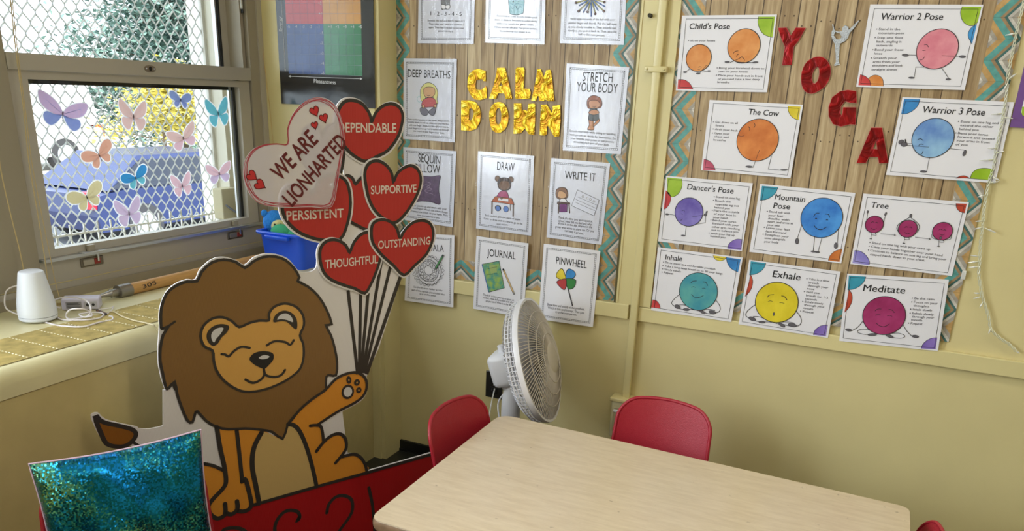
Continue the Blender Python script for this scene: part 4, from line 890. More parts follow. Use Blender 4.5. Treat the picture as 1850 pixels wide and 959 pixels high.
for px, py, dx, dy in bl:
    a = WB.hit(px, py, .014); b = WB.hit(px + dx, py + dy, .016); m_ = Vector(a).lerp(Vector(b), .4)
    bo = MB().tube([WB.at(*a, .013), WB.at(*m_, .017)], .0018, CLEARP, 6).tube([WB.at(*m_, .017), WB.at(*Vector(a).lerp(Vector(b), .6), .018), WB.at(*b, .018)], [.0026, .0024, .0010], BULB, 8)
    bo.build('bulb', t, smooth=True)
a = WB.hit(1741, 497, .012); MB().rbox(WB.at(a[0] - .006, a[1] - .013, .004), WB.at(a[0] + .006, a[1] + .013, .014), .002, BULB).build('adhesive_hook', t)

# ================================================================== THE LION CUTOUT
hd = R_(27); LU = Vector((math.sin(hd), math.cos(hd), 0)); LN = Vector((math.cos(hd), -math.sin(hd), 0))
LO = Vector((-.35, -.70, 0)); LF = Fr(LO, LU, (0, 0, 1), LN)
t3, t4, t5, t6, tf = (Tr(LF, 420, 160, 2.3975), Tr(LF, 270, 440, 2.6634), Tr(LF, 0, 740, 3.7), Tr(LF, 340, 740, 3.5577), Tr(LF, 0, 0, 1))
PX = tf.len((560, 550), 1)                      # metres per photographed pixel near the middle of the cutout
def flute(name, col, rough=.42):
    m, t, p = newmat(name); N = t.nodes; L = t.links
    uv = N.new('ShaderNodeUVMap'); wv = N.new('ShaderNodeTexWave'); wv.inputs['Scale'].default_value = 95; wv.bands_direction = 'X'
    L.new(uv.outputs[0], wv.inputs['Vector']); b = N.new('ShaderNodeBump'); b.inputs['Strength'].default_value = .10; b.inputs['Distance'].default_value = .004
    L.new(wv.outputs['Fac'], b.inputs['Height']); L.new(b.outputs[0], p.inputs['Normal'])
    p.inputs['Base Color'].default_value = col; p.inputs['Roughness'].default_value = rough
    return m
CB = flute('white_fluted_board', S(226, 222, 226)); MANE = flute('brown_print', S(134, 98, 54)); TAN = flute('tan_print', S(216, 164, 86)); ORG_ = flute('orange_print', S(222, 148, 54))
BEI = flute('beige_print', S(208, 176, 116)); REDP = flute('red_print', S(186, 46, 44)); REDB = flute('red_banner_print', S(176, 22, 28)); TAIL = flute('tail_brown_print', S(140, 88, 30)); LW = mat('white_print_lettering', S(226, 214, 206), .5)
LT = thing('lion_cutout', LF.at(-.4, 0, 0), 'tall printed board cutout of a smiling lion holding red heart balloons beside the table', 'cutout')
def tip(P): return [tuple(p) for p in P]
# white board: lion, strings and banner in one sheet
outl = (t4.L(spl([(48,400),(46,340),(56,285),(84,228),(126,192),(180,172),(220,172),(242,126),(298,76),(358,64),(420,80),(458,102),(498,68),(548,50),(606,50),(664,70),(702,112),(726,135),(770,136),(800,118),(806,80)], False, 3))
        + t3.L([(372,720),(420,690),(480,600),(600,590),(690,770),(728,806)]) + tf.L([(722,512),(700,580),(684,630),(668,664)])
        + t4.L(spl([(1045,640),(1052,690),(1030,745),(985,778),(930,805)], False, 3)) + t6.L([(992,20),(1008,150),(1026,282),(1060,280),(1100,296),(1135,335),(1152,392),(1515,288),(1745,222)]))
pts = list(outl); u_end = pts[-1][0]
pts += [(u_end, .004), (tf(300, 959)[0], .004)] + tf.L([(262, 905), (247, 845), (238, 812)])
pts += t5.L(spl([(870,226),(840,248),(790,262),(715,240),(664,175),(630,110),(606,38),(655,20),(702,62),(800,90),(915,114),(925,125),(1000,128),(1090,108)], False, 3)) + tf.L([(294.6, 704)]) + t4.L([(76,704),(56,650),(42,580),(40,500)])
MB().fill(LF, [pts], 0, CB, .005).fill(LF, [t3.L([(470,235),(560,300),(600,330),(640,560),(600,640),(520,700),(470,640),(500,560)])], -.0002, CB, .004).build('white_board', LT)
LAY = .0006
def shape(name, P, m, n=LAY, line=None, lw=5.2, lm=MARK, holes=(), parent=None):
    b = MB().fill(LF, [P] + list(holes), n, m)
    o = b.build(name, parent or LT)
    if line is not False: MB().ribbon(LF, line or P, lw * PX, n + .0004, lm, True).build('outline', o)
    return o
# balloon strings
b = MB()
for k, (a, c_) in enumerate((((628.6,524),(646,676)),((651.5,529),(649,674)),((664.8,529),(652,674)),((689,471),(655,674)),((705.7,479),(658,674)),((723,500),(662,676)))):
    MB().ribbon(LF, tf.L([a, c_]), (6.6 if k != 5 else 7.5) * PX, .0006 + k * .00005, MARK, round_=False).build('balloon_string', LT)
# mane, head, ears, face
mane = t4.L(spl([(54,385),(56,310),(80,242),(125,203),(180,182),(228,180),(250,135),(300,90),(358,76),(415,88),(458,116),(495,88),(545,64),(605,62),(655,80),(695,118),(720,162),(712,180),(760,205),(810,250),(850,315),(876,386),(848,392),(872,440),(890,500),(902,570),(897,632),(868,632),(850,640),(848,690),(845,705),(790,740),(730,790),(690,840),(662,878),(640,938),(590,905),(540,895),(460,888),(380,892),(320,880),(270,850),(230,806),(218,820),(206,858),(182,850),(155,790),(132,722),(120,665),(92,694),(78,690),(62,620),(50,560),(52,500),(64,440),(86,405),(60,408)], True, 2))
mo = shape('mane', mane, MANE, LAY * 2.2, lw=4.6)
for l_ in ([(60,408),(90,396),(122,374)], [(118,664),(112,676),(122,700)], [(228,806),(222,812)], [(712,180),(730,186)]): MB().ribbon(LF, t4.L(l_), 3.6 * PX, LAY * 2.2 + .0005, MARK).build('outline', mo)
face = t4.L(spl([(302,514),(262,492),(245,445),(258,395),(300,360),(350,353),(395,372),(430,400),(480,380),(530,369),(572,368),(574,335),(600,302),(650,287),(702,302),(736,342),(741,392),(722,440),(738,482),(740,540),(728,590),(700,625),(640,665),(560,698),(480,712),(420,700),(360,660),(322,610),(308,560)], True, 3))
fo = shape('face', face, TAN, LAY * 4, lw=4.4)
nn = LAY * 5.6
for e, i_ in (([(302,490),(278,468),(274,432),(298,400),(340,385),(380,394),(372,424),(345,450),(326,480)], [(296,455),(298,428),(322,406),(354,404),(340,432),(320,455),(308,474)]),
              ([(594,376),(604,342),(640,321),(680,330),(706,362),(708,406),(694,407),(660,376),(628,372)], [(612,364),(626,342),(655,334),(680,350),(688,376),(660,366),(630,361)])):
    o = shape('ear', t4.L(spl(e, True, 3)), MARK, nn, False, parent=fo) if 0 else MB().fill(LF, [t4.L(spl(e, True, 3))], nn, MARK).build('ear', LT)
    MB().fill(LF, [t4.L(spl(i_, True, 3))], nn + .0004, mat('white_print', S(214, 212, 216), .5)).build('inner_ear', o)
for l_ in ([(345,530),(362,532),(380,540),(405,515),(440,495),(480,500)], [(562,488),(600,468),(650,472),(675,485),(692,463)]): MB().ribbon(LF, t4.L(spl(l_, False, 4)), 4.2 * PX, nn, MARK).build('closed_eye', LT)
o = MB().fill(LF, [t4.L(spl([(479,552),(500,526),(545,515),(590,525),(594,555),(570,585),(550,600),(520,590),(492,572)], True, 4))], nn + .0003, DARK).build('nose', LT)
MB().fill(LF, [t4.L(spl([(524,546),(550,534),(575,541),(560,552),(535,554)], True, 4))], nn + .0007, mat('white_print', S(214, 212, 216), .5)).build('nose_highlight', o)
MB().ribbon(LF, t4.L(spl([(548,598),(550,630),(530,655),(495,668),(460,652)], False, 4)), 4.4 * PX, nn, MARK).ribbon(LF, t4.L(spl([(549,610),(560,632),(600,640),(632,630),(650,606)], False, 4)), 4.4 * PX, nn + .0001, MARK).build('mouth', LT)
# body
body = t6.L(spl([(185,112),(300,126),(470,126),(600,190),(640,96)], False, 2)) + t4.L([(680,858),(720,800),(780,748),(845,702),(895,650),(950,624),(1000,620),(1036,645),(1044,690),(1024,735),(980,768),(920,798),(860,835),(805,872)]) + t6.L(spl([(850,105),(862,150),(868,192),(925,160),(975,153),(1008,185),(1014,240),(1000,290),(1060,283),(1105,303),(1135,350),(1146,400),(830,490),(410,612),(395,640),(350,655),(315,650),(270,672),(235,660),(225,690),(180,698),(150,680),(130,625),(104,560),(96,345),(160,360),(224,388),(205,250)], False, 2))
bo = shape('body', body, ORG_, LAY, False)
BN = LAY * 2
bl = shape('belly', t6.L(spl([(455,600),(432,480),(415,380),(415,290),(430,220),(470,150),(510,150),(600,190),(628,150),(645,98),(675,100),(712,140),(752,230),(790,350),(826,492)], False, 3)), BEI, BN, False)
MB().ribbon(LF, t6.L(spl([(455,600),(432,480),(412,380),(412,290),(430,220),(470,145)], False, 4)), 9 * PX, BN + .0006, MARK).ribbon(LF, t6.L(spl([(640,92),(680,100),(716,140),(756,230),(792,350),(824,492)], False, 4)), 8 * PX, BN + .0007, MARK).build('outline', bl)
L6 = [([(182,110),(205,250),(226,340),(238,410),(240,470),(215,512),(160,570),(128,618),(140,668),(180,696),(220,686),(238,660),(235,602)], 8),
      ([(235,660),(275,670),(308,648),(316,622),(312,585)], 8), ([(314,646),(350,652),(390,636),(404,604),(395,550),(368,450),(345,460)], 8), ([(310,126),(324,250),(338,380),(345,458)], 7),
      ([(100,345),(160,358),(226,388)], 6), ([(782,102),(820,98),(850,106),(862,150),(868,205)], 6), ([(822,266),(870,205),(925,162),(975,154),(1008,185),(1014,240),(990,285),(945,340)], 6.5), ([(988,300),(1060,284),(1105,304),(1135,350),(1148,406)], 6.5)]
for k, (l_, w_) in enumerate(L6): MB().ribbon(LF, t6.L(spl(l_, False, 4)), w_ * PX, BN + .0008 + k * .00005, MARK).build('outline', bo)
MB().ribbon(LF, t4.L(spl([(662,870),(720,800),(780,748),(845,702),(895,650),(950,624),(1000,620),(1036,645),(1044,690),(1024,735),(980,768),(920,798),(860,835),(805,872)], False, 3)), 5.4 * PX, BN + .0013, MARK).build('outline', bo)
for c_, rx, ry, hl in (((953,712), 30, 34, 1), ((958,655), 9, 14, 1), ((997,667), 11, 12, 1), ((1006,704), 10, 11, 1)):
    ce = t4(*c_); q_ = 1.15 if rx > 20 else 1.5; pw = MB().disc(LF, ce, rx * PX / 2.6634 * q_, ry * PX / 2.6634 * q_, BN + .0010, MARK, 24, .2)
    k_ = .78 if rx > 20 else .40
    pw.disc(LF, ce, rx * PX / 2.6634 * k_, ry * PX / 2.6634 * k_, BN + .0014, mat('white_print', S(214, 212, 216), .5) if rx > 20 else TAN, 24, .2); pw.build('paw_pad', LT)
# tail
tl = t5.L(spl([(640,58),(700,86),(800,108),(880,130),(908,160),(892,200),(850,235),(790,246),(715,228),(678,165)], True, 4))
to = shape('tail', tl, TAIL, LAY, lw=7)
MB().ribbon(LF, t5.L([(885,214),(965,262),(1080,300)]), 4.5 * PX, BN, MARK).fill(LF, [t5.L([(615,44),(655,28),(690,72),(650,98)])], BN + .0002, MARK).build('outline', to)
# banner
top = t6.L([(150,690),(410,610),(830,490),(1150,402),(1515,298),(1745,232)])
ban = [(tf(310, 940)[0], .006)] + t6.L([(100,560),(150,700)]) + top[1:] + [(u_end, .006)]
bn = shape('banner', ban, REDB, LAY * .8, False)
MB().ribbon(LF, t6.L([(415,610),(830,490),(1150,402),(1515,298),(1745,232)]), 6.5 * PX, LAY * 4.8, MARK, round_=False).build('outline', bn)
for l_ in ([(715,685),(700,712),(716,690),(702,655),(650,645),(605,665),(565,720),(556,779),(580,830),(640,880),(690,940),(680,1010),(620,1050),(560,1030)], [(890,662),(902,610),(940,565),(990,550),(1042,570),(1056,620),(1040,680),(970,779),(900,900),(860,970),(960,950),(1060,925)], [(1160,500),(1184,620),(1198,779),(1206,960)], [(240,1100),(222,900),(215,790),(260,760),(330,762),(372,790),(380,840),(330,890),(250,900)]):
    MB().ribbon(LF, t6.L(spl(l_, False, 5)), 7 * PX, LAY * 2, MARK).build('banner_letter', bn)
# heart balloons
def heart(name, pts, n, txt=None, a=None, b_=None, h=24, rim=1, m=REDP):
    P = t3.L(spl(pts, True, 3)); c = Vector((sum(p[0] for p in P) / len(P), sum(p[1] for p in P) / len(P)))
    o = MB()
    if rim:
        W_ = []
        for p in P: d = Vector(p) - c; W_.append(tuple(c + d * (1 + 3.2 * PX / d.length)))
        o.fill(LF, [W_], n, CB, .004)
    I_ = []
    for p in P: d = Vector(p) - c; I_.append(tuple(c + d * (1 - 3.0 * PX / d.length)))
    o.fill(LF, [P], n + .0003, MARK)
    o = o.build(name, LT)
    MB().fill(LF, [I_], n + .0006, m).build('red_face', o); MB().ribbon(LF, I_, 5.6 * PX, n + .0010, MARK, True).build('outline', o)
    if txt:
        l_ = MB(); text(l_, LF, txt, t3(*a), t3(*b_), h * PX / 2.3975, n + .0012, LW, bold=.016); l_.build('lettering', o)
HN = .0025
heart('heart_balloon', [(530,405),(515,380),(490,370),(480,400),(485,460),(495,530),(500,575),(540,600),(590,618),(640,590),(640,540),(610,440),(585,385),(556,380)], HN - .0012, rim=0)
heart('heart_balloon', [(388,195),(375,160),(345,148),(310,165),(290,205),(285,260),(300,320),(330,370),(380,420),(425,440),(460,400),(482,330),(488,250),(480,190),(455,150),(420,150),(398,170)], HN - .0010, rim=0, m=CB)
heart('heart_balloon', [(605,138),(590,98),(556,58),(515,44),(480,50),(456,78),(444,120),(444,175),(458,222),(484,262),(520,296),(572,322),(622,302),(676,272),(720,210),(738,150),(740,108),(724,76),(694,61),(660,66),(630,88),(614,114)], HN, 'DEPENDABLE', (455,188), (706,190), 36)
heart('heart_balloon', [(342,446),(320,425),(290,412),(252,414),(224,432),(208,467),(206,520),(218,560),(246,598),(290,632),(350,655),(400,662),(468,656),(500,590),(514,515),(512,452),(498,402),(470,376),(430,368),(392,378),(362,408)], HN + .0005, 'PERSISTENT', (233,570), (478,557), 36)
heart('heart_balloon', [(697,397),(685,357),(660,324),(625,306),(592,312),(570,337),(563,375),(570,430),(582,480),(606,528),(640,562),(692,588),(738,558),(786,490),(812,430),(817,382),(802,344),(773,328),(740,338),(712,362)], HN + .0020, 'SUPPORTIVE', (596,456), (792,448), 33)
heart('heart_balloon', [(502,700),(485,672),(456,653),(422,648),(388,664),(369,700),(371,750),(387,798),(421,832),(480,857),(530,872),(572,890),(600,850),(622,800),(641,740),(641,682),(627,638),(595,615),(557,623),(524,657)], HN + .0018, 'THOUGHTFUL', (398,778), (626,754), 35)
heart('heart_balloon', [(715,642),(705,602),(680,573),(646,561),(612,568),(593,592),(591,640),(602,678),(640,726),(690,770),(738,812),(788,768),(838,720),(865,660),(869,612),(852,577),(820,565),(781,573),(746,602)], HN + .0042, 'OUTSTANDING', (626,692), (850,672), 34)
# strut that holds the cutout up from behind
st = MB(); ua = tf(560, 600)[0]
A = LF.at(ua, .62, -.008); B = LF.at(ua, .004, -.20)
st.tube([A, B], .008, CB, 6).tube([LF.at(ua, .10, -.008), B + Vector((0, 0, .03))], .004, CB, 6); st.build('rear_strut', LT)

# translucent white heart fixed in front of the balloons
hm, ht, hp = newmat('translucent_heart_film'); hp.inputs['Base Color'].default_value = S(226, 220, 226); hp.inputs['Roughness'].default_value = .35
ht_ = ht.nodes.new('ShaderNodeBsdfTransparent'); ht_.inputs[0].default_value = (1, .98, .98, 1); hx = ht.nodes.new('ShaderNodeMixShader'); hx.inputs[0].default_value = .56
ht.links.new(ht_.outputs[0], hx.inputs[1]); ht.links.new(hp.outputs[0], hx.inputs[2]); ht.links.new(hx.outputs[0], ht.nodes['Material Output'].inputs[0])
HF = Fr(LO, LU, (0, 0, 1), LN); h3 = Tr(HF, 420, 160, 2.3975, .022); hn = .022
hpnt = h3.L(spl([(237,238),(238,172),(260,112),(298,67),(350,40),(400,40),(440,66),(468,115),(482,180),(485,232),(476,300),(458,400),(430,512),(340,516),(240,516),(160,510),(100,487),(60,432),(46,372),(54,312),(84,266),(130,244),(190,238)], True, 3))
lo = min(hpnt, key=lambda p: p[1])
ht2 = thing('heart_sign', LF.at(lo[0], lo[1], hn), 'translucent white heart sign reading WE ARE LIONHARTED taped in front of the balloons', 'sign')
MB().fill(HF, [hpnt], hn, hm, .0006).build('heart_sheet', ht2)
MAR = mat('dark_maroon_marker', S(98, 20, 28), .5); PEN = mat('red_pen_line', S(176, 62, 78), .5)
c = Vector((sum(p[0] for p in hpnt) / len(hpnt), sum(p[1] for p in hpnt) / len(hpnt))); b = MB()
for k, f in enumerate((.985, .965, .945, .93)):
    P_ = [tuple(c + (Vector(p) - c) * (f + .008 * math.sin(i * .7 + k * 2))) for i, p in enumerate(hpnt)]
    b.ribbon(HF, P_, 1.0 * PX, hn + .0004 + k * .0001, PEN, True)
b.build('sketched_border', ht2)
b = MB(); text(b, HF, 'WE ARE', h3(208,402), h3(372,228), 62 * PX / 2.3975, hn + .0010, MAR, bold=.022); b.build('lettering', ht2)
b = MB(); text(b, HF, 'LIONHARTED', h3(258,512), h3(498,238), 58 * PX / 2.3975, hn + .0010, MAR, bold=.022); b.build('lettering', ht2)
HR = mat('small_heart_red', S(200, 44, 50), .5)
for cx_, cy_, s_, an in ((355,97,22,-25), (395,127,20,-20), (355,158,16,-15), (83,378,24,-55), (118,416,24,-60)):
    P_ = []
    for i in range(24):
        a = 2 * math.pi * i / 24; x = 16 * math.sin(a) ** 3; y = 13 * math.cos(a) - 5 * math.cos(2*a) - 2 * math.cos(3*a) - math.cos(4*a)
        r_ = R_(an); x, y = x * s_ / 17, y * s_ / 14; P_.append(h3(cx_ + x * math.cos(r_) + y * math.sin(r_) * 1, cy_ - (y * math.cos(r_) - x * math.sin(r_))))
    MB().fill(HF, [P_], hn + .0010, HR).ribbon(HF, P_, 1.3 * PX, hn + .0013, MAR, True).build('small_heart', ht2)
MB().box((0,0,0),(0,0,0), PEN) if 0 else None
for px, py in ((225, 300), (440, 420)):
    p = h3(px, py); MB().tube([HF.at(p[0], p[1], .0062), HF.at(p[0], p[1], hn - .0008)], .006, mat('foam_tape', S(220, 220, 216), .8), 10).build('foam_dot', ht2)

# ================================================================== TABLE AND CHAIRS
def xf(loc, rz=0, sc=1, rx=0): return Matrix.Translation(loc) @ Matrix.Rotation(R_(rz), 4, 'Z') @ Matrix.Rotation(R_(rx), 4, 'X') @ Matrix.Scale(sc, 4)
def laminate_top():
    m, t, p = newmat('maple_laminate'); N = t.nodes; L = t.links
    tc = N.new('ShaderNodeTexCoord'); mp = N.new('ShaderNodeMapping'); mp.inputs['Scale'].default_value = (7, 40, 7); mp.inputs['Rotation'].default_value = (0, 0, R_(4))
    n = N.new('ShaderNodeTexNoise'); n.inputs['Scale'].default_value = 1.6; n.inputs['Detail'].default_value = 9; n.inputs['Roughness'].default_value = .68
    cr = N.new('ShaderNodeValToRGB'); e = cr.color_ramp.elements; e[0].position = .30; e[0].color = S(204, 184, 154); e[1].position = .64; e[1].color = S(219, 201, 173)
    n2 = N.new('ShaderNodeTexNoise'); n2.inputs['Scale'].default_value = 55; n2.inputs['Detail'].default_value = 2
    r = N.new('ShaderNodeMapRange'); r.inputs[1].default_value = .72; r.inputs[2].default_value = .78; r.inputs[3].default_value = 0; r.inputs[4].default_value = .45
    mx = N.new('ShaderNodeMix'); mx.data_type = 'RGBA'; mx.inputs[7].default_value = S(120, 100, 78)
    L.new(tc.outputs['Object'], mp.inputs[0]); L.new(mp.outputs[0], n.inputs['Vector']); L.new(tc.outputs['Object'], n2.inputs['Vector']); L.new(n.outputs['Fac'], cr.inputs[0])
    L.new(n2.outputs['Fac'], r.inputs[0]); L.new(r.outputs[0], mx.inputs[0]); L.new(cr.outputs[0], mx.inputs[6]); L.new(mx.outputs[2], p.inputs['Base Color'])
    p.inputs['Roughness'].default_value = .32; p.inputs['Coat Weight'].default_value = .35; p.inputs['Coat Roughness'].default_value = .2
    return m
TZ = .48; TOP = laminate_top(); EDGE = mat('brown_worn_edge', S(132, 104, 78), .5, var=.25, vscale=40)
FT = Fr((0, 0, TZ), (1, 0, 0), (0, 1, 0), (0, 0, 1))
tc4 = [Vector((-.009, -1.238)), Vector((1.178, -1.272)), Vector((1.186, -.5285)), Vector((-.014, -.487))]
def rounded(P, r, k=7):
    out = []
    for i, p in enumerate(P):
        a = (P[i-1] - p).normalized(); b = (P[(i+1) % len(P)] - p).normalized(); rr_ = r[i]
        for j in range(k + 1):
            t_ = j / k; q0 = p + a * rr_; q1 = p + b * rr_; out.append(tuple(q0 * (1-t_)**2 + p * 2*t_*(1-t_) + q1 * t_*t_))
    return out
P = rounded(tc4, [.035, .035, .03, .055])
tb = thing('activity_table', (.58, -.88, 0), 'low rectangular classroom table with pale maple top and brown worn edge', 'table')
MB().fill(FT, [P], 0, TOP, .004).build('tabletop', tb)
c_ = Vector((.585, -.88)); e_ = MB()
prof_e = [(.0, -.0035), (.0022, -.006), (.0035, -.012), (.0035, -.020), (.002, -.027), (0, -.030)]
rows = []
for d_, z_ in prof_e: rows.append([Vector((p[0] + (Vector(p) - c_).normalized().x * d_, p[1] + (Vector(p) - c_).normalized().y * d_, TZ + z_)) for p in P])
k = len(P); vs = [v for r_ in rows for v in r_]; fs = [(i*k + j, (i+1)*k + j, (i+1)*k + (j+1) % k, i*k + (j+1) % k) for i in range(len(rows)-1) for j in range(k)]
e_.add(vs, fs, EDGE); e_.fill(FT, [P], -.0298, EDGE); e_.build('edge_band', tb, smooth=True)
MB().box((.045, -1.20, TZ - .085), (1.13, -.57, TZ - .032), mat('grey_steel_apron', S(150, 146, 140), .45, metal=.3)).build('apron', tb)
for x, y in ((.05, -1.19), (1.12, -1.21), (1.12, -.585), (.05, -.545)):
    MB().tube([(x, y, TZ - .031), (x, y, .22)], .020, BLACK, 14).tube([(x, y, .24), (x, y, .012)], .0155, CHROME, 14).tube([(x, y, .014), (x, y, 0)], .020, BLACK, 14).build('leg', tb, smooth=True)

REDC = mat('red_chair_plastic', S(166, 30, 48), .36, bump=.18, bscale=420, spec=.5)
def make_chair():
    t = thing('school_chair', (0, 0, 0), 'chair', 'chair', 'red school chairs')
    W, Z0, Z1 = .158, .315, .565
    def bp(u, v, off):
        rc = .062; tt = max(0.0, (abs(u) - (1 - rc / W)) / (rc / W)); zt = Z1 - .016 * u * u - rc * .9 * (1 - max(0.0, 1 - tt * tt) ** .5)
        z = Z0 + (zt - Z0) * v; x = u * W * (1 - .05 * (z - Z0) / (Z1 - Z0))
        y = -.148 - .062 * (z - Z0) / (Z1 - Z0) + .030 * (x / W) ** 2 + .012 * max(0, abs(x / W) - .8) + off
        return Vector((x, y, z))
    nu, nv = 34, 14; V = [i / nv for i in range(nv + 1)]; mb = MB(); vs = []; fs = []
    for sgn, off in ((1, 0), (-1, -.007)):
        for v in V:
            for i in range(nu + 1):
                u = math.sin(math.pi / 2 * (-1 + 2 * i / nu)); vs.append(bp(u, v, off))
    n1 = (nu + 1) * (nv + 1)
    for j in range(nv):
        for i in range(nu):
            a = j * (nu + 1) + i; q = (a, a + 1, a + nu + 2, a + nu + 1); fs.append(q[::-1]); fs.append(tuple(n1 + x for x in q))
    rim = [j * (nu + 1) for j in range(nv + 1)] + [nv * (nu + 1) + i for i in range(1, nu + 1)] + [j * (nu + 1) + nu for j in range(nv - 1, -1, -1)] + [i for i in range(nu - 1, 0, -1)]
    for a, b in zip(rim, rim[1:] + rim[:1]): fs.append((a, b, n1 + b, n1 + a))
    mb.add(vs, fs, REDC)
    rp = [bp(-1, v, -.0035) for v in V[:-1]] + [bp(math.sin(math.pi / 2 * (-1 + 2 * i / 30)), 1, -.0035) for i in range(31)] + [bp(1, v, -.0035) for v in V[-2::-1]]
    mb.tube(rp, .0058, REDC, 10); mb.build('backrest', t, smooth=True)
    # seat: dished panel with a rolled front, joined to the back by a curved web
    mb = MB(); vs = []; fs = []; nu = nv = 18
    def sp_(u, v, off):
        x = u * (W + .004) * (1 - .10 * max(0, -v)) ; y = v * .160 + .004; r2 = (abs(u) ** 5 + abs(v) ** 5)
        if r2 > 1: f = r2 ** (-1 / 5); x *= f; y = (y - .004) * f + .004
        z = .300 - .010 * (1 - u * u) * (1 - v * v) - .018 * max(0, v - .55) ** 2 * 5 + .014 * max(0, -v - .6) + off
        return Vector((x, y, z))
    for off in (0, -.006):
        for j in range(nv + 1):
            for i in range(nu + 1): vs.append(sp_(-1 + 2*i/nu, -1 + 2*j/nv, off))
    n1 = (nu + 1) * (nv + 1)
    for j in range(nv):
        for i in range(nu):
            a = j * (nu + 1) + i; q = (a, a + 1, a + nu + 2, a + nu + 1); fs.append(q); fs.append(tuple(n1 + x for x in q[::-1]))
    rim = list(range(nu + 1)) + [j * (nu+1) + nu for j in range(1, nv + 1)] + [nv * (nu+1) + i for i in range(nu - 1, -1, -1)] + [j * (nu+1) for j in range(nv - 1, 0, -1)]
    for a, b in zip(rim, rim[1:] + rim[:1]): fs.append((b, a, n1 + a, n1 + b))
    for i in range(12):
        u0, u1 = -.62 + 1.24 * i / 12, -.62 + 1.24 * (i + 1) / 12
        pass
    mb.add(vs, fs, REDC)
    w_ = [(Vector((x, -.150, .296)), Vector((x, -.158, .304)), Vector((x, -.152, .330))) for x in [-.105 + .21 * i / 10 for i in range(11)]]
    for k_ in range(2):
        for i in range(10):
            mb.add([w_[i][k_], w_[i+1][k_], w_[i+1][k_+1], w_[i][k_+1]], [(0, 1, 2, 3)], REDC)
    mb.build('seat', t, smooth=True)
    for sx in (-1, 1):
        for pts in (spl([(sx*.085, .10, .286), (sx*.125, .115, .270), (sx*.140, .130, .20), (sx*.150, .150, .012)], False, 4), spl([(sx*.085, -.06, .286), (sx*.125, -.090, .270), (sx*.140, -.120, .20), (sx*.152, -.165, .012)], False, 4)):
            MB().tube(pts, .0092, CHROME, 10).tube([pts[-1], (pts[-1][0], pts[-1][1], 0)], .012, BLACK, 10).build('leg', t, smooth=True)
    fr_m = MB().tube([(-.085, .10, .2865), (.085, .10, .2865)], .008, CHROME, 8).tube([(-.085, -.06, .2865), (.085, -.06, .2865)], .008, CHROME, 8).tube([(-.085, -.06, .2865), (-.085, .10, .2865)], .008, CHROME, 8).tube([(.085, -.06, .2865), (.085, .10, .2865)], .008, CHROME, 8)
    fr_m.build('seat_frame', t, smooth=True)
    return t
def place(t, x, y, rz, sc, label): t.location = (x, y, 0); t.rotation_euler = (0, 0, R_(rz)); t.scale = (sc, sc, sc); t['label'] = label
def dup(t):
    r = t.copy(); C.objects.link(r)
    for ch in list(t.children): c = ch.copy(); C.objects.link(c); c.parent = r
    return r
ch0 = make_chair()
specs = [(.478, -.492, 180, .985, 'red plastic chair at the far long side of the table, back to the yoga wall'),
         (.105, -.695, -95.5, 1.0, 'red plastic chair at the left end of the table beside the red banner'),
         (.592, -1.095, 0, 1.045, 'red plastic chair at the near side of the table, only its top edge showing'),
         (1.075, -.668, 90, .86, 'red plastic chair at the right end of the table, only its top edge showing'),
         (-.330, -1.635, -127.6, 1.10, 'red plastic chair behind the sequin pillow at the lower left')]
chairs = [ch0] + [dup(ch0) for _ in specs[1:]]
for c_, s_ in zip(chairs, specs): place(c_, *s_)

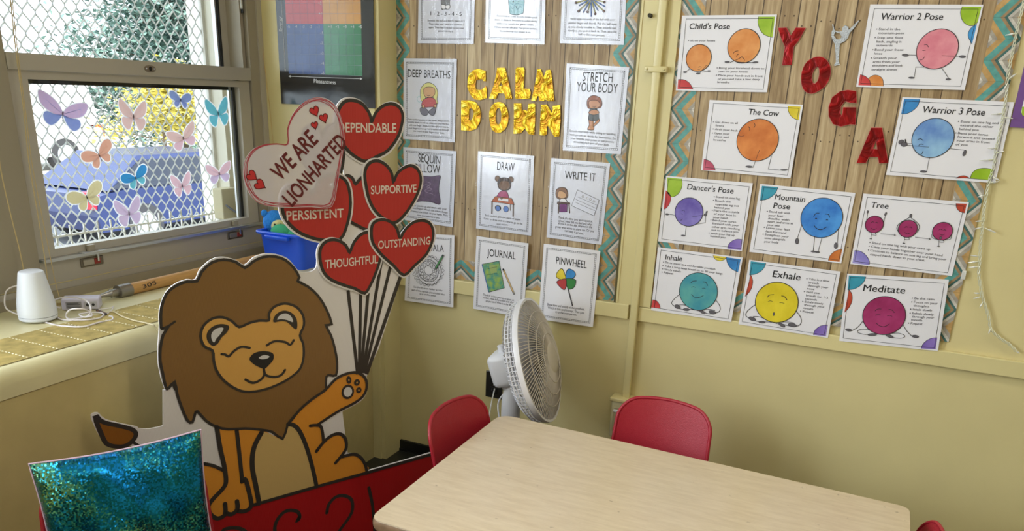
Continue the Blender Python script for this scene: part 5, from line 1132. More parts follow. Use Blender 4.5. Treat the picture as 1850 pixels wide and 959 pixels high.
# ================================================================== SEQUIN PILLOW
def sequins():
    m, t, p = newmat('teal_sequins'); N = t.nodes; L = t.links
    uv = N.new('ShaderNodeUVMap'); v = N.new('ShaderNodeTexVoronoi'); v.inputs['Scale'].default_value = 290; v.inputs['Randomness'].default_value = .55; L.new(uv.outputs[0], v.inputs['Vector'])
    n = N.new('ShaderNodeTexNoise'); n.inputs['Scale'].default_value = 5.5; n.inputs['Detail'].default_value = 4; L.new(uv.outputs[0], n.inputs['Vector'])
    cr = N.new('ShaderNodeValToRGB'); e = cr.color_ramp.elements; e[0].position = .30; e[0].color = S(20, 130, 215); e[1].position = .74; e[1].color = S(120, 160, 96)
    for po, c in ((.39, S(16, 120, 180)), (.46, S(10, 92, 124)), (.54, S(14, 104, 122)), (.63, S(70, 150, 140))): k = e.new(po); k.color = c
    ad = N.new('ShaderNodeMath'); ad.operation = 'MULTIPLY_ADD'; ad.inputs[1].default_value = .22; sp = N.new('ShaderNodeSeparateColor'); L.new(v.outputs['Color'], sp.inputs[0])
    sb = N.new('ShaderNodeMath'); sb.operation = 'ADD'; sb.inputs[1].default_value = -.11; L.new(sp.outputs[0], ad.inputs[0]); L.new(n.outputs['Fac'], sb.inputs[0]); L.new(sb.outputs[0], ad.inputs[2]); L.new(ad.outputs[0], cr.inputs[0])
    L.new(cr.outputs[0], p.inputs['Base Color']); p.inputs['Metallic'].default_value = .9; p.inputs['Roughness'].default_value = .24
    # each sequin lies at its own small tilt
    nm = N.new('ShaderNodeNewGeometry'); vm = N.new('ShaderNodeVectorMath'); vm.operation = 'SUBTRACT'; vm.inputs[1].default_value = (.5, .5, .5); L.new(v.outputs['Color'], vm.inputs[0])
    vs_ = N.new('ShaderNodeVectorMath'); vs_.operation = 'SCALE'; L.new(vm.outputs[0], vs_.inputs[0])
    r = N.new('ShaderNodeMapRange'); r.inputs[1].default_value = .42; r.inputs[2].default_value = .58; r.inputs[3].default_value = .08; r.inputs[4].default_value = .6; n2 = N.new('ShaderNodeTexNoise'); n2.inputs['Scale'].default_value = 5; L.new(uv.outputs[0], n2.inputs['Vector']); L.new(n2.outputs['Fac'], r.inputs[0]); L.new(r.outputs[0], vs_.inputs['Scale'])
    va = N.new('ShaderNodeVectorMath'); va.operation = 'ADD'; L.new(nm.outputs['Normal'], va.inputs[0]); L.new(vs_.outputs[0], va.inputs[1])
    vn = N.new('ShaderNodeVectorMath'); vn.operation = 'NORMALIZE'; L.new(va.outputs[0], vn.inputs[0]); L.new(vn.outputs[0], p.inputs['Normal'])
    return m
SEQ = sequins()
dirf = Vector((.79, -.61, 0)).normalized(); pn_ = (dirf + Vector((0, 0, .22))).normalized(); pp = Vector((-.5, -1.5, .55)) + dirf * .10
pu = Vector((0, 0, 1)).cross(pn_).normalized(); pv = pn_.cross(pu)
PF = Fr(pp, pu, pv, pn_)
cor = [PF.hit(*q) for q in ((52, 838), (363, 776), (400, 1052), (104, 1098))]
t = thing('sequin_pillow', PF.at((cor[2][0] + cor[3][0]) / 2, (cor[2][1] + cor[3][1]) / 2), 'square teal and blue sequin pillow propped on a red chair at the lower left', 'pillow')
TL_, TR_, BR_, BL_ = [Vector(c) for c in cor]; NN = 44
def pil(side):
    vs, uvs, fs = [], [], []
    for j in range(NN + 1):
        for i in range(NN + 1):
            a, b = i / NN, j / NN; q = (TL_*(1-a) + TR_*a)*(1-b) + (BL_*(1-a) + BR_*a)*b; cc = (TL_+TR_+BR_+BL_) / 4
            ed = (4*a*(1-a)) * (1 - 4*b*(1-b)) + (4*b*(1-b)) * (1 - 4*a*(1-a)); q = q + (cc - q) * .055 * ed
            h = (max(0, 16*a*(1-a)*b*(1-b))) ** .42 * .062 + .006 * math.sin(9*a + 5*b) * 16*a*(1-a)*b*(1-b) + .004 * math.sin(23*a - 14*b) * 16*a*(1-a)*b*(1-b)
            vs.append(PF.at(q.x, q.y, h if side > 0 else -h * .75)); uvs.append((q.x, q.y))
    for j in range(NN):
        for i in range(NN):
            a = j * (NN+1) + i; q = (a, a + NN + 1, a + NN + 2, a + 1); fs.append(q if side > 0 else q[::-1])
    return vs, uvs, fs
vs, uvs, fs = pil(1); MB().add(vs, fs, SEQ, uvs).build('sequin_face', t, smooth=True)
vs, uvs, fs = pil(-1); MB().add(vs, fs, mat('purple_pillow_back', S(120, 90, 140), .7), uvs).build('back_panel', t, smooth=True)
ring = []
for a, b in ([(i/24, 0) for i in range(24)] + [(1, i/24) for i in range(24)] + [(1 - i/24, 1) for i in range(24)] + [(0, 1 - i/24) for i in range(24)]):
    q = (TL_*(1-a) + TR_*a)*(1-b) + (BL_*(1-a) + BR_*a)*b; ed = (4*a*(1-a)) * (1 - 4*b*(1-b)) + (4*b*(1-b)) * (1 - 4*a*(1-a)); q = q + ((TL_+TR_+BR_+BL_)/4 - q) * .055 * ed; ring.append(PF.at(q.x, q.y, 0))
MB().tube(ring, .0022, mat('pale_pink_piping', S(206, 176, 196), .5), 6, closed=True).build('piping', t, smooth=True)

# ================================================================== PEDESTAL FAN
Fc = at_plane(972.5, 650.5, (0, -.250, 0), (0, 1, 0)); ax = Vector((.939, .149, .309)).normalized()
uz = Vector((0, 0, 1)); sx_ = uz.cross(ax).normalized(); sy_ = ax.cross(sx_)
FM = Matrix((( sx_.x, sy_.x, ax.x, Fc.x), (sx_.y, sy_.y, ax.y, Fc.y), (sx_.z, sy_.z, ax.z, Fc.z), (0, 0, 0, 1)))
FW = mat('fan_white_plastic', S(226, 226, 232), .32); FG = mat('fan_grille_plastic', S(200, 192, 182), .42); FB = mat('fan_blade_grey', S(150, 142, 134), .4)
t = thing('pedestal_fan', (Fc.x - .09, Fc.y - .015, 0), 'white pedestal fan with round wire guard behind the far corner of the table', 'fan')
RR = .212
def circ(r, z, n=56): return [FM @ Vector((r * math.cos(2*math.pi*i/n), r * math.sin(2*math.pi*i/n), z)) for i in range(n)]
def dome(r): return .004 + .050 * (1 - (r / RR) ** 2.2)
g = MB()
for k in range(96):
    a0 = 2 * math.pi * k / 96; pts = []
    for i in range(8):
        r = .052 + (RR - .052) * i / 7; a = a0 + .42 * (i / 7) ** .8; pts.append(FM @ Vector((r * math.cos(a), r * math.sin(a), dome(r))))
    g.tube(pts, .00135, FG, 4, caps=False)
for r in (.085, .125, .165): g.tube(circ(r, dome(r) + .0006), .0016, FG, 5, closed=True)
g.build('front_grille', t, smooth=True)
hb = MB().lathe([(1e-5, .058), (.030, .0575), (.050, .054), (.056, .050), (.058, .045), (1e-5, .045)][::-1], FG, FM, 40); hb.build('centre_badge', t, smooth=True)
rg = MB().lathe([(RR - .004, -.010), (RR + .004, -.011), (RR + .0055, 0), (RR + .004, .008), (RR - .004, .008), (RR - .004, -.010)], FW, FM, 72); rg.build('rim_ring', t, smooth=True)
g = MB()
for k in range(84):
    a = 2 * math.pi * k / 84; g.tube([FM @ Vector((r * math.cos(a), r * math.sin(a), z)) for r, z in ((RR, -.006), (RR - .003, -.038), (RR - .024, -.056), (.12, -.070), (.05, -.074))], .0014, FW, 4, caps=False)
for r, z in ((RR - .001, -.016), (RR - .002, -.027), (RR - .003, -.038), (RR - .014, -.044), (.16, -.061), (.12, -.068), (.08, -.070)): g.tube(circ(r, z), .0018, FW, 5, closed=True)
g.build('rear_grille', t, smooth=True)
for k in range(5):
    a0 = 2 * math.pi * k / 5; vs, fs = [], []
    for i in range(7):
        r = .030 + .150 * i / 6
        for j in range(6):
            a = a0 + (.15 + .85 * math.sin(math.pi * min(1, .25 + i / 7))) * (j / 5 - .5) * 1.05 + .25 * i / 6; vs.append(FM @ Vector((r * math.cos(a), r * math.sin(a), -.026 + .030 * (j / 5 - .5) * (1 - .3 * i / 6))))
    for i in range(6):
        for j in range(5): q = i * 6 + j; fs.append((q, q + 1, q + 7, q + 6))
    MB().add(vs, fs, FB).build('blade', t, smooth=True)
MB().lathe([(1e-5, .012), (.026, .008), (.034, -.010), (.034, -.045), (1e-5, -.045)][::-1], FB, FM, 28).build('blade_hub', t, smooth=True)
mo = MB().rbox((-.058, -.062, -.168), (.058, .056, -.066), .022, FW, FM, 5); mo = mo.build('motor_housing', t, smooth=True)
MB().tube([FM @ Vector((0, .055, -.120)), FM @ Vector((0, .078, -.120))], [.013, .011], FW, 14).build('oscillation_knob', mo, smooth=True)
nk = FM @ Vector((0, -.040, -.120)); px_, py_ = nk.x + .012, nk.y
MB().rbox((-.024, -.085, -.150), (.024, -.030, -.085), .012, FW, FM, 4).build('neck_joint', t, smooth=True)
MB().lathe([(.030, .400), (.034, .415), (.034, .470), (.027, .52), (.018, .54), (1e-5, .545)], FW, Matrix.Translation((px_, py_, -.035)), 24).build('tilt_housing', t, smooth=True)
MB().tube([(px_, py_, .02), (px_, py_, .40)], .0135, FW, 20).build('pole', t, smooth=True)
MB().lathe([(1e-5, 0), (.165, 0), (.170, .008), (.150, .020), (.060, .030), (.030, .050), (.016, .055), (1e-5, .055)], FW, Matrix.Translation((px_, py_, 0)), 40).build('base', t, smooth=True)
cdp = spl([(px_ - .02, py_ - .01, .47), (px_ - .045, py_ - .012, .42), (px_ - .03, py_ - .02, .33), (px_ - .05, py_, .20), (px_ - .13, py_ + .10, .30), (-.262, -.014, .365)], False, 6)
MB().tube(cdp, .0028, FW, 6).build('power_cord', t, smooth=True)

# ================================================================== THINGS ON THE SILL
def sil(px, py, h=0): v = onp(px, py, 2, ZS + h); return Vector(v)
# bamboo mat
t = thing('slatted_mat', (-.88, -1.5, ZS), 'narrow slatted bamboo mat with white stitching along the front of the sill', 'mat')
xa, xb = -.787, -.972; SLT = mat('bamboo_slats', S(196, 180, 124), .5, var=.25, vscale=30); b = MB(); ns = 30; yr = -.93
for i in range(ns):
    x = xa + (xb - xa) * (i + .5) / ns; w_ = abs(xb - xa) / ns
    b.add([(x - w_*.36, -2.3, ZS + .0006), (x, -2.3, ZS + .0026), (x + w_*.36, -2.3, ZS + .0006), (x - w_*.36, yr, ZS + .0006), (x, yr, ZS + .0026), (x + w_*.36, yr, ZS + .0006)], [(0, 3, 4, 1), (1, 4, 5, 2)], SLT)
b.build('slats', t); MB().box((xb, -2.3, ZS), (xa, yr, ZS + .0006), mat('mat_shadow_cloth', S(104, 90, 50), .8)).build('shade_backing', t)  # dark backing: the shade between the slats is put into its colour
ST = mat('white_stitch', S(228, 220, 188), .6)
for k in range(17):
    y = yr - .018 - .0775 * k; b = MB()
    for i in range(0, ns, 2):
        x = xa + (xb - xa) * (i + .5) / ns; b.box((x - .0032, y - .0011, ZS + .0022), (x + .0028, y + .0011, ZS + .0034), ST)
    b.build('stitching', t)
# diffuser
dc = sil(57, 584); dc.y += .03; dc.x -= .012
t = thing('aroma_diffuser', dc, 'white cone shaped aroma diffuser standing at the left end of the sill', 'diffuser')
DW = mat('matte_white_plastic', S(226, 232, 246), .45)
MB().lathe([(1e-5, .150), (.028, .150), (.0335, .1475), (.0355, .143), (.040, .120), (.047, .085), (.0525, .055), (.0545, .035), (.0545, .018)][::-1], DW, Matrix.Translation(dc) @ Matrix.Diagonal((.87, .87, .92, 1)), 48).build('cover', t, smooth=True)
MB().lathe([(1e-5, .003), (.046, .003), (.0535, .008), (.0540, .0165), (1e-5, .0165)], DW, Matrix.Translation(dc) @ Matrix.Diagonal((.87, .87, .92, 1)), 48).build('base', t, smooth=True)
for a in (.3, 2.4, 4.5): MB().tube([dc + Vector((.030*math.cos(a), .030*math.sin(a), 0)), dc + Vector((.030*math.cos(a), .030*math.sin(a), .004))], .006, BLACK, 10).build('rubber_foot', t)
WIRE = mat('white_cable', S(226, 220, 224), .4)
cb = MB().tube(spl([dc + Vector((-.050, -.02, .012)), dc + Vector((-.085, -.030, .03)), dc + Vector((-.10, -.01, .07)), dc + Vector((-.075, .010, .085)), dc + Vector((-.052, .012, .078))], False, 6), .0022, WIRE, 6)
cb.build('cable_loop', t, smooth=True)
# adapter and cables
A0, A1 = sil(112, 562), sil(162, 560); ad = (A1 - A0); L_ = .098; ang = math.atan2(ad.y, ad.x)
MA = Matrix.Translation(A0) @ Matrix.Rotation(ang, 4, 'Z')
t = thing('power_adapter', A0, 'white plug-in power adapter with a grey label lying among its cables', 'power adapter')
MB().rbox((0, 0, .001), (L_, .050, .034), .005, mat('lilac_white_plastic', S(206, 202, 222), .4), MA).build('body', t, smooth=True)
MB().box((.012, -.0006, .006), (.052, 0, .026), mat('grey_label', S(150, 148, 156), .5), MA).box((.058, -.0006, .008), (.092, 0, .025), mat('pale_label', S(186, 184, 196), .5), MA).build('label', t)
lb = MB(); LFm = Fr(A0, MA.to_3x3() @ Vector((1, 0, 0)), (0, 0, 1), MA.to_3x3() @ Vector((0, -1, 0)))
for q in range(4): lb.ribbon(LFm, [(.015, .010 + .004 * q), (.049 - .004 * (q % 2), .010 + .004 * q)], .0016, .0008, INK, round_=False)
lb.disc(LFm, (.068, .016), .005, .005, .0008, INK, 12).disc(LFm, (.082, .016), .004, .004, .0008, INK, 12); lb.build('label_print', t)
for yv in (.016, .034): MB().box((-.017, yv - .0035, .014), (0, yv + .0035, .0158), mat('brass_prong', S(176, 150, 84), .3, metal=.9), MA).build('prong', t)
def cable(pts, r, m, name, label, h=.0024):
    P = [sil(p[0], p[1], (p[2] if len(p) > 2 else h)) for p in pts]; o = MB().tube(spl(P, False, 7), r, m, 6).build(name, loc=P[0], smooth=True)
    return tag(o, label, 'cable', 'cables on the sill')
cable([(82,582),(100,587),(118,589,.004),(150,590,.006),(180,582,.004),(196,579),(203,577),(203,572),(197,571)], .0023, WIRE, 'charging_cable', 'white cable running right from the diffuser over the mat')
cable([(109,556,.02),(97,552,.03),(97,543,.034),(112,538,.042),(140,538,.042),(158,545,.042),(164,558,.030),(160,570,.012),(145,574,.007),(125,576,.006),(119,569,.014),(128,559,.037),(150,558,.038),(162,563,.018),(166,570,.012),(152,573,.008),(143,568,.010),(150,566,.012),(175,564,.010),(187,567,.006),(180,574,.006),(150,578,.005),(112,577,.004),(100,569,.004)], .0022, WIRE, 'coiled_cable', 'tangled coil of white cable looped over the power adapter', .006)
cable([(176,559),(200,556),(205,553),(200,562),(185,571),(170,577),(140,578,.005)], .0014, WIRE, 'thin_wire', 'thin white wire crossing the back of the mat', .004)
v1 = [sil(p[0], p[1], .0052) for p in ((186,566),(205,563),(220,571),(240,578),(262,583),(277,587))]
v1 += [Vector((XF - .012, v1[-1].y + .015, ZS - .004)), Vector((XF + .003, v1[-1].y + .022, ZS - .045)), Vector((XF + .003, v1[-1].y + .04, ZS - .20)), Vector((XF + .003, v1[-1].y + .05, ZS - .5))]
tag(MB().tube(spl(v1, False, 7), .0020, mat('cream_cable', S(206, 194, 158), .5), 6).build('extension_wire', loc=v1[0], smooth=True), 'cream wire running over the sill edge behind the lion mane', 'cable', 'cables on the sill')
# small beaded trinket
t_ = MB(); 
for k in range(7): p = sil(176 + 2.4 * k, 560.5 + 1.1 * k, .006); t_.ball(p, .0045, mat('brown_bead', S(122, 84, 68), .4) if k % 2 else mat('dark_bead', S(70, 62, 66), .4), n=10)
tag(t_.build('bead_string', loc=sil(182, 564)), 'short string of brown and dark beads beside the coiled cable', 'beads')

# window pole with metal tip
POLEW = mat('varnished_pole_wood', S(198, 152, 92), .4, var=.12, vscale=8, stretch=(30, 2, 30)); STL = mat('brushed_steel', S(150, 146, 140), .3, metal=.85)
pr = .0178; a = sil(229, 523.5, pr); b = sil(362, 492.5, pr); a.z = b.z = ZS + pr; d = (b - a).normalized(); d.z = 0; e = a + d * 1.0
if e.y > -.14: e = a + d * ((-.14 - a.y) / d.y)
t = thing('window_pole', a, 'varnished wooden window pole with a steel hook tip lying along the sill', 'pole')
MB().tube([a, e], pr, POLEW, 28).build('wooden_shaft', t, smooth=True)
MB().tube([a - d * .034, a - d * .033, a + d * .010, a + d * .011], [pr * .9, pr * 1.16, pr * 1.16, pr], STL, 28).build('ferrule', t, smooth=True)
MB().tube([a - d * .034, a - d * .058, a - d * .059, a - d * .062, a - d * .100, a - d * .101], [.0115, .0115, .0125, .0100, .0045, .004], STL, 20).build('tapered_tip', t, smooth=True)
hk = a - d * .100; MB().tube([hk, hk - d * .012 + Vector((0, 0, .002)), hk - d * .022 + Vector((.003, 0, -.003)), hk - d * .026 + Vector((.006, 0, -.009))], [.004, .0055, .0055, .004], STL, 10).build('hook', t, smooth=True)
side = d.cross(Vector((0, 0, 1))).normalized(); vw = (CAM_LOC - (a + d * .1)).normalized(); nrm = (vw - d * vw.dot(d)).normalized(); upv = nrm.cross(d)
if upv.z < 0: upv = -upv
PFm = Fr(a + nrm * (pr + .0004), d, upv, nrm); b_ = MB(); text(b_, PFm, '305', (.045, -.008), (.098, -.004), .012, 0, DARK, bold=.01); b_.build('inked_number', t)

# blue bin with two plush toys
BLU = mat('blue_bin_plastic', S(22, 84, 226), .32, coat=.2)
bx0, bx1, by0, by1, bh = -1.055, -.882, -.372, -.150, .130
t = thing('toy_bin', ((bx0+bx1)/2, (by0+by1)/2, ZS), 'bright blue plastic bin on the sill in the window corner', 'bin')
def rrect(x0, x1, y0, y1, r, z, k=5):
    out = []
    for cx, cy, a0 in ((x1-r, y1-r, 0), (x0+r, y1-r, 90), (x0+r, y0+r, 180), (x1-r, y0+r, 270)):
        for i in range(k + 1): a = R_(a0 + 90 * i / k); out.append((cx + r*math.cos(a), cy + r*math.sin(a), z))
    return out
rings = [rrect(bx0, bx1, by0, by1, .022, ZS), rrect(bx0 - .012, bx1 + .012, by0 - .012, by1 + .010, .026, ZS + bh - .008), rrect(bx0 - .026, bx1 + .024, by0 - .024, by1 + .016, .032, ZS + bh - .010), rrect(bx0 - .028, bx1 + .026, by0 - .026, by1 + .018, .034, ZS + bh - .004), rrect(bx0 - .025, bx1 + .023, by0 - .023, by1 + .015, .032, ZS + bh), rrect(bx0 - .010, bx1 + .010, by0 - .010, by1 + .008, .024, ZS + bh), rrect(bx0 + .004, bx1 - .004, by0 + .004, by1 - .004, .020, ZS + .005)]
k = len(rings[0]); vs = [v for r in rings for v in r]; fs = [(i*k + j, i*k + (j+1) % k, (i+1)*k + (j+1) % k, (i+1)*k + j) for i in range(len(rings)-1) for j in range(k)]
fs += [tuple(range(k))[::-1], tuple((len(rings)-1)*k + j for j in range(k))]
MB().add(vs, fs, BLU).build('tub', t, smooth=True)
hx0, hx1 = bx0 + .035, bx1 - .035
MB().rbox((hx0, by0 - .034, ZS + bh - .024), (hx1, by0 - .012, ZS + bh - .010), .004, BLU).build('handle_lip', t, smooth=True)
# blue and green plush toys: plain generic animals
PLB = mat('blue_plush', S(40, 130, 216), .95, bump=.5, bscale=160); PLC = mat('cream_plush', S(214, 208, 152), .95, bump=.4, bscale=160); PLG = mat('green_plush', S(62, 168, 122), .95, bump=.4, bscale=160)
hc = onp(497, 402, 1, -.30)
t = thing('blue_plush', (hc.x, -.30, ZS + .005), 'blue plush bear with a cream face peeking out of the blue bin', 'plush toy')
MB().ball((hc.x, -.30, ZS + .060), .040, PLB, 1, .85, 1.1).build('body', t, smooth=True)
MB().ball(hc, .046, PLB, 1, .9, 1.0).build('head', t, smooth=True)
vw = (CAM_LOC - hc).normalized()
MB().ball(hc + vw * .020 + Vector((.012, 0, -.010)), .029, PLC, 1, .9, .9).build('face', t, smooth=True)
rt = vw.cross(Vector((0, 0, 1))).normalized()
for s_ in (-1, 1):
    MB().ball(hc - rt * s_ * .036 + Vector((0, 0, .034)), .014, PLB, 1, .7, 1).build('ear', t, smooth=True)
    MB().ball(hc + vw * .046 + Vector((.012, 0, -.006)) + rt * s_ * -.011, .0036, DARK, n=10).build('eye', t, smooth=True)
MB().ball(hc + vw * .048 + Vector((.012, 0, -.016)), .004, DARK, 1.3, 1, .8, n=10).build('nose', t, smooth=True)
gc = onp(509, 421, 1, -.335)
t = thing('green_plush', (gc.x, -.335, gc.z - .03), 'green plush turtle lying on top of the blue bin in front of the blue bear', 'plush toy')
MB().ball(gc, .040, PLG, 1.15, .8, .82).build('shell', t, smooth=True)
MB().ball(gc + Vector((.052, -.006, -.004)), .018, PLG, 1, .9, 1).build('head', t, smooth=True)
for dx, dz in ((.030, -.026), (-.030, -.028), (.046, -.026)): MB().ball(gc + Vector((dx, -.016, dz)), .013, PLG, 1.3, .8, .8).build('foot', t, smooth=True)
MB().ball(gc + Vector((.064, -.016, -.020)), .012, PLC, 1, .8, 1).build('belly', t, smooth=True)

# blind cords
CORD = mat('beige_cord', S(196, 176, 134), .7)
def cord(pts, r, label, x=XW + .03, name='blind_cord', end=None):
    P = [Vector(onp(px, py, 0, x)) for px, py in pts]; P = [P[0] + (P[0] - P[1]).normalized() * .7] + P
    if P[0].z > 2.38: P[0] = P[1] + (P[0] - P[1]) * ((2.38 - P[1].z) / (P[0].z - P[1].z))
    if end: P += end
    return tag(MB().tube(spl(P, False, 5), r, CORD, 6).build(name, loc=P[-1], smooth=True), label, 'cord', 'blind pull cords')
cord([(20,10),(29,94),(43,200),(52,290),(68,385),(80,460),(86,505),(92,560)], .0016, 'beige blind cord hanging in front of the window frame down to the adapter', end=[sil(96, 568, .003), sil(112, 575, .003)])
cord([(23,10),(32,94),(46,200),(57,290),(75,385),(90,460),(99,505),(107,536)], .0013, 'thin beige blind cord ending just above the power adapter')
cord([(-8,240),(2,310),(20,390),(35,450),(43,490),(46,520)], .0017, 'beige blind cord dropping behind the white diffuser', x=XW + .03)

# ================================================================== BUTTERFLY STICKERS ON THE GLASS
def sticker(name, c1, c2=None):
    m, t, p = newmat(name); N = t.nodes; L = t.links; p.inputs['Roughness'].default_value = .6
    tc = N.new('ShaderNodeTexCoord'); n = N.new('ShaderNodeTexNoise'); n.inputs['Scale'].default_value = 90; L.new(tc.outputs['Object'], n.inputs['Vector'])
    mx = N.new('ShaderNodeMix'); mx.data_type = 'RGBA'; L.new(n.outputs['Fac'], mx.inputs[0]); mx.inputs[6].default_value = c1; mx.inputs[7].default_value = c2 or c1; L.new(mx.outputs[2], p.inputs['Base Color'])
    tl = N.new('ShaderNodeBsdfTranslucent'); L.new(mx.outputs[2], tl.inputs[0]); ms = N.new('ShaderNodeMixShader'); ms.inputs[0].default_value = .62
    L.new(p.outputs[0], ms.inputs[1]); L.new(tl.outputs[0], ms.inputs[2]); L.new(ms.outputs[0], N['Material Output'].inputs[0])
    return m
GLF = Fr((XW - .0195, 0, 0), (0, 1, 0), (0, 0, 1), (1, 0, 0)); WH = sticker('sticker_white', S(240, 240, 244))
def butterfly(px, py, size, rot, ca, cb, label, kind=0):
    c = GLF.hit(px, py); MA_ = sticker('sticker_a', *ca); MB_ = sticker('sticker_b', *cb)
    t = thing('butterfly_sticker', GLF.at(c[0], c[1]), label, 'sticker', 'butterfly stickers on the window')
    if kind == 0: up, lo = [(0,0),(.16,.36),(.50,.66),(.92,.80),(.96,.55),(.84,.22),(.60,.02),(.26,-.10)], [(.03,-.04),(.30,-.10),(.62,-.06),(.74,-.28),(.62,-.56),(.42,-.64),(.22,-.46),(.08,-.20)]
    elif kind == 1: up, lo = [(0,0),(.10,.38),(.40,.80),(.66,1.0),(.76,.80),(.72,.44),(.56,.12),(.24,-.04)], [(.03,-.04),(.30,-.06),(.58,-.02),(.64,-.30),(.46,-.66),(.26,-.72),(.12,-.36)]
    else: up, lo = [(0,0),(.20,.38),(.52,.62),(.80,.60),(.90,.36),(.78,.06),(.46,-.10),(.20,-.08)], [(.03,-.04),(.26,-.10),(.46,-.14),(.52,-.36),(.38,-.58),(.20,-.50),(.08,-.22)]
    s = size * .86; r = R_(rot); cr, sr = math.cos(r), math.sin(r)
    def T_(p, m): x, y = p[0] * m * s * 1.62, p[1] * s * 1.22; return (c[0] + x*cr - y*sr, c[1] + x*sr + y*cr)
    for m in (-1, 1):
        U = spl([T_(p, m) for p in up], True, 3); D = spl([T_(p, m) for p in lo], True, 3)
        def grow(P, d):
            q = Vector((sum(p[0] for p in P)/len(P), sum(p[1] for p in P)/len(P))); return [tuple(q + (Vector(p) - q) * (1 + d / max(1e-4, (Vector(p) - q).length))) for p in P]
        w1 = MB().fill(GLF, [grow(U, .0035)], .0004, WH).fill(GLF, [U], .0008, MA_)
        for f in (.35, .55, .75):
            a = T_((up[3][0]*f*.96 + .04, up[3][1]*f*.7 + up[5][1]*f*.3), m); w1.ribbon(GLF, [T_((.06, .04), m), a], .0007, .0010, MB_, round_=False)
        w1.build('upper_wing', t)
        MB().fill(GLF, [grow(D, .0035)], .0006, WH).fill(GLF, [D], .0012, MB_).build('lower_wing', t)
    MB().ribbon(GLF, [T_((0, .12), 1), T_((0, -.34), 1)], .0028, .0016, sticker('sticker_body', S(120, 116, 136))).ribbon(GLF, [T_((.03, .10), 1), T_((.14, .46), 1)], .0010, .0016, WH).ribbon(GLF, [T_((-.03, .10), 1), T_((-.14, .46), 1)], .0010, .0016, WH).build('body', t)
PUR, BLU_, SAL, TEA, PNK, ORA, CRM, LAV = ((S(206,184,226), S(226,196,222)), (S(140,156,220), S(160,176,226)), (S(238,200,196), S(242,214,204)), (S(110,196,220), S(130,210,216)), (S(240,200,212), S(244,212,220)), (S(238,178,154), S(240,192,166)), (S(226,214,160), S(232,222,184)), (S(220,200,230), S(230,208,232)))
B_ = [(113,206,.058,-14,PUR,BLU_,'purple and blue butterfly sticker, large, upper left of the window',0),(241,212,.050,-4,SAL,SAL,'salmon pink butterfly sticker, upper middle of the window',1),(326,181,.038,-6,(S(150,170,222),S(160,180,228)),BLU_,'small pale blue butterfly sticker at the top of the pane',2),(394,206,.052,6,TEA,TEA,'turquoise butterfly sticker near the right edge of the pane',1),(331,250,.048,16,SAL,PNK,'light red butterfly sticker below the small pale blue one',0),(179,281,.048,22,ORA,ORA,'orange butterfly sticker above the blue car window',2),(245,322,.044,18,(S(80,150,214),S(60,170,220)),TEA,'sky blue butterfly sticker in the middle of the pane',2),(157,357,.052,16,CRM,CRM,'cream yellow butterfly sticker at the lower left of the pane',2),(233,386,.048,4,LAV,LAV,'lavender butterfly sticker, lowest on the pane',1),(329,336,.042,6,PNK,PNK,'plain pink butterfly sticker right of the sky blue one',1),(396,314,.046,4,PNK,LAV,'pink butterfly sticker at the lower right above the beige box',0)]
for b in B_: butterfly(*b)

# ================================================================== OUTSIDE THE WINDOW
GX = -1.52
gm_ = mat('white_galvanised_wire', S(236, 238, 238), .5)
t = thing('window_guard', (GX, -.45, .86), 'white expanded metal security mesh outside the window', 'window guard')
cw, chh = .0425, .064; b = MB(); y0, y1, z0, z1 = -1.30, -.14, .90, 2.40
ncol = int((y1 - y0) / cw); nrow = int((z1 - z0) / (chh / 2))
for i in range(ncol + 1):
    for s_ in (-1, 1):
        pts = []
        for j in range(nrow + 1):
            off = (cw / 4) * (1 if (j % 2) == 0 else -1) * s_; z = z0 + j * chh / 2
            pts += [(GX, y0 + i * cw + off + (0 if s_ > 0 else cw / 2), z - chh * .07), (GX, y0 + i * cw + off + (0 if s_ > 0 else cw / 2), z + chh * .07)]
        b.tube(pts, .0030, gm_, 4, caps=False)
tag(b.build('mesh', t), kind='stuff')
WPNT = mat('white_steel_paint', S(222, 218, 208), .5)
yp = onp(379, 200, 0, GX).y
MB().box((GX - .012, yp - .010, .86), (GX + .012, yp + .010, 2.42), WPNT).build('post', t)
MB().box((GX - .010, -1.32, z0 - .012), (GX + .010, .10, z0 + .004), WPNT).box((GX - .006, -1.32, z0 + .040), (GX + .006, .10, z0 + .046), WPNT).build('bottom_rail', t)
for k in range(24): yb = -1.28 + .054 * k; MB().box((GX - .003, yb - .002, z0 - .004), (GX + .003, yb + .002, z0 + .075), WPNT).build('picket', t)
# outer stone reveal and sill, pale in the sun
struct('trim_4', MB().box((-1.60, -.105, .80), (-1.45, .06, 2.50), mat('pale_stone', S(240, 235, 218), .8)).box((-1.60, -1.45, .74), (-1.375, .06, .868), mat('pale_stone', S(240, 235, 218), .8)).box((-1.60, -1.45, .74), (-1.375, -1.17, 2.5), mat('pale_stone', S(240, 235, 218), .8)))
pz = onp(415, 365, 0, -1.405)
t = thing('electrical_box', (-1.43, pz.y, pz.z - .06), 'beige metal box fixed outside the lower right corner of the window', 'box')
a, b2 = onp(400, 342, 0, -1.405), onp(432, 392, 0, -1.405)
MB().rbox((-1.455, a.y, b2.z), (-1.405, b2.y, a.z), .004, mat('beige_box', S(206, 196, 164), .6)).build('case', t)
MB().tube([(-1.402, a.y + .015, b2.z + .055), (-1.402, b2.y - .008, b2.z + .015)], .004, mat('bluegrey_pipe', S(140, 146, 170), .5), 8).build('handle', t)

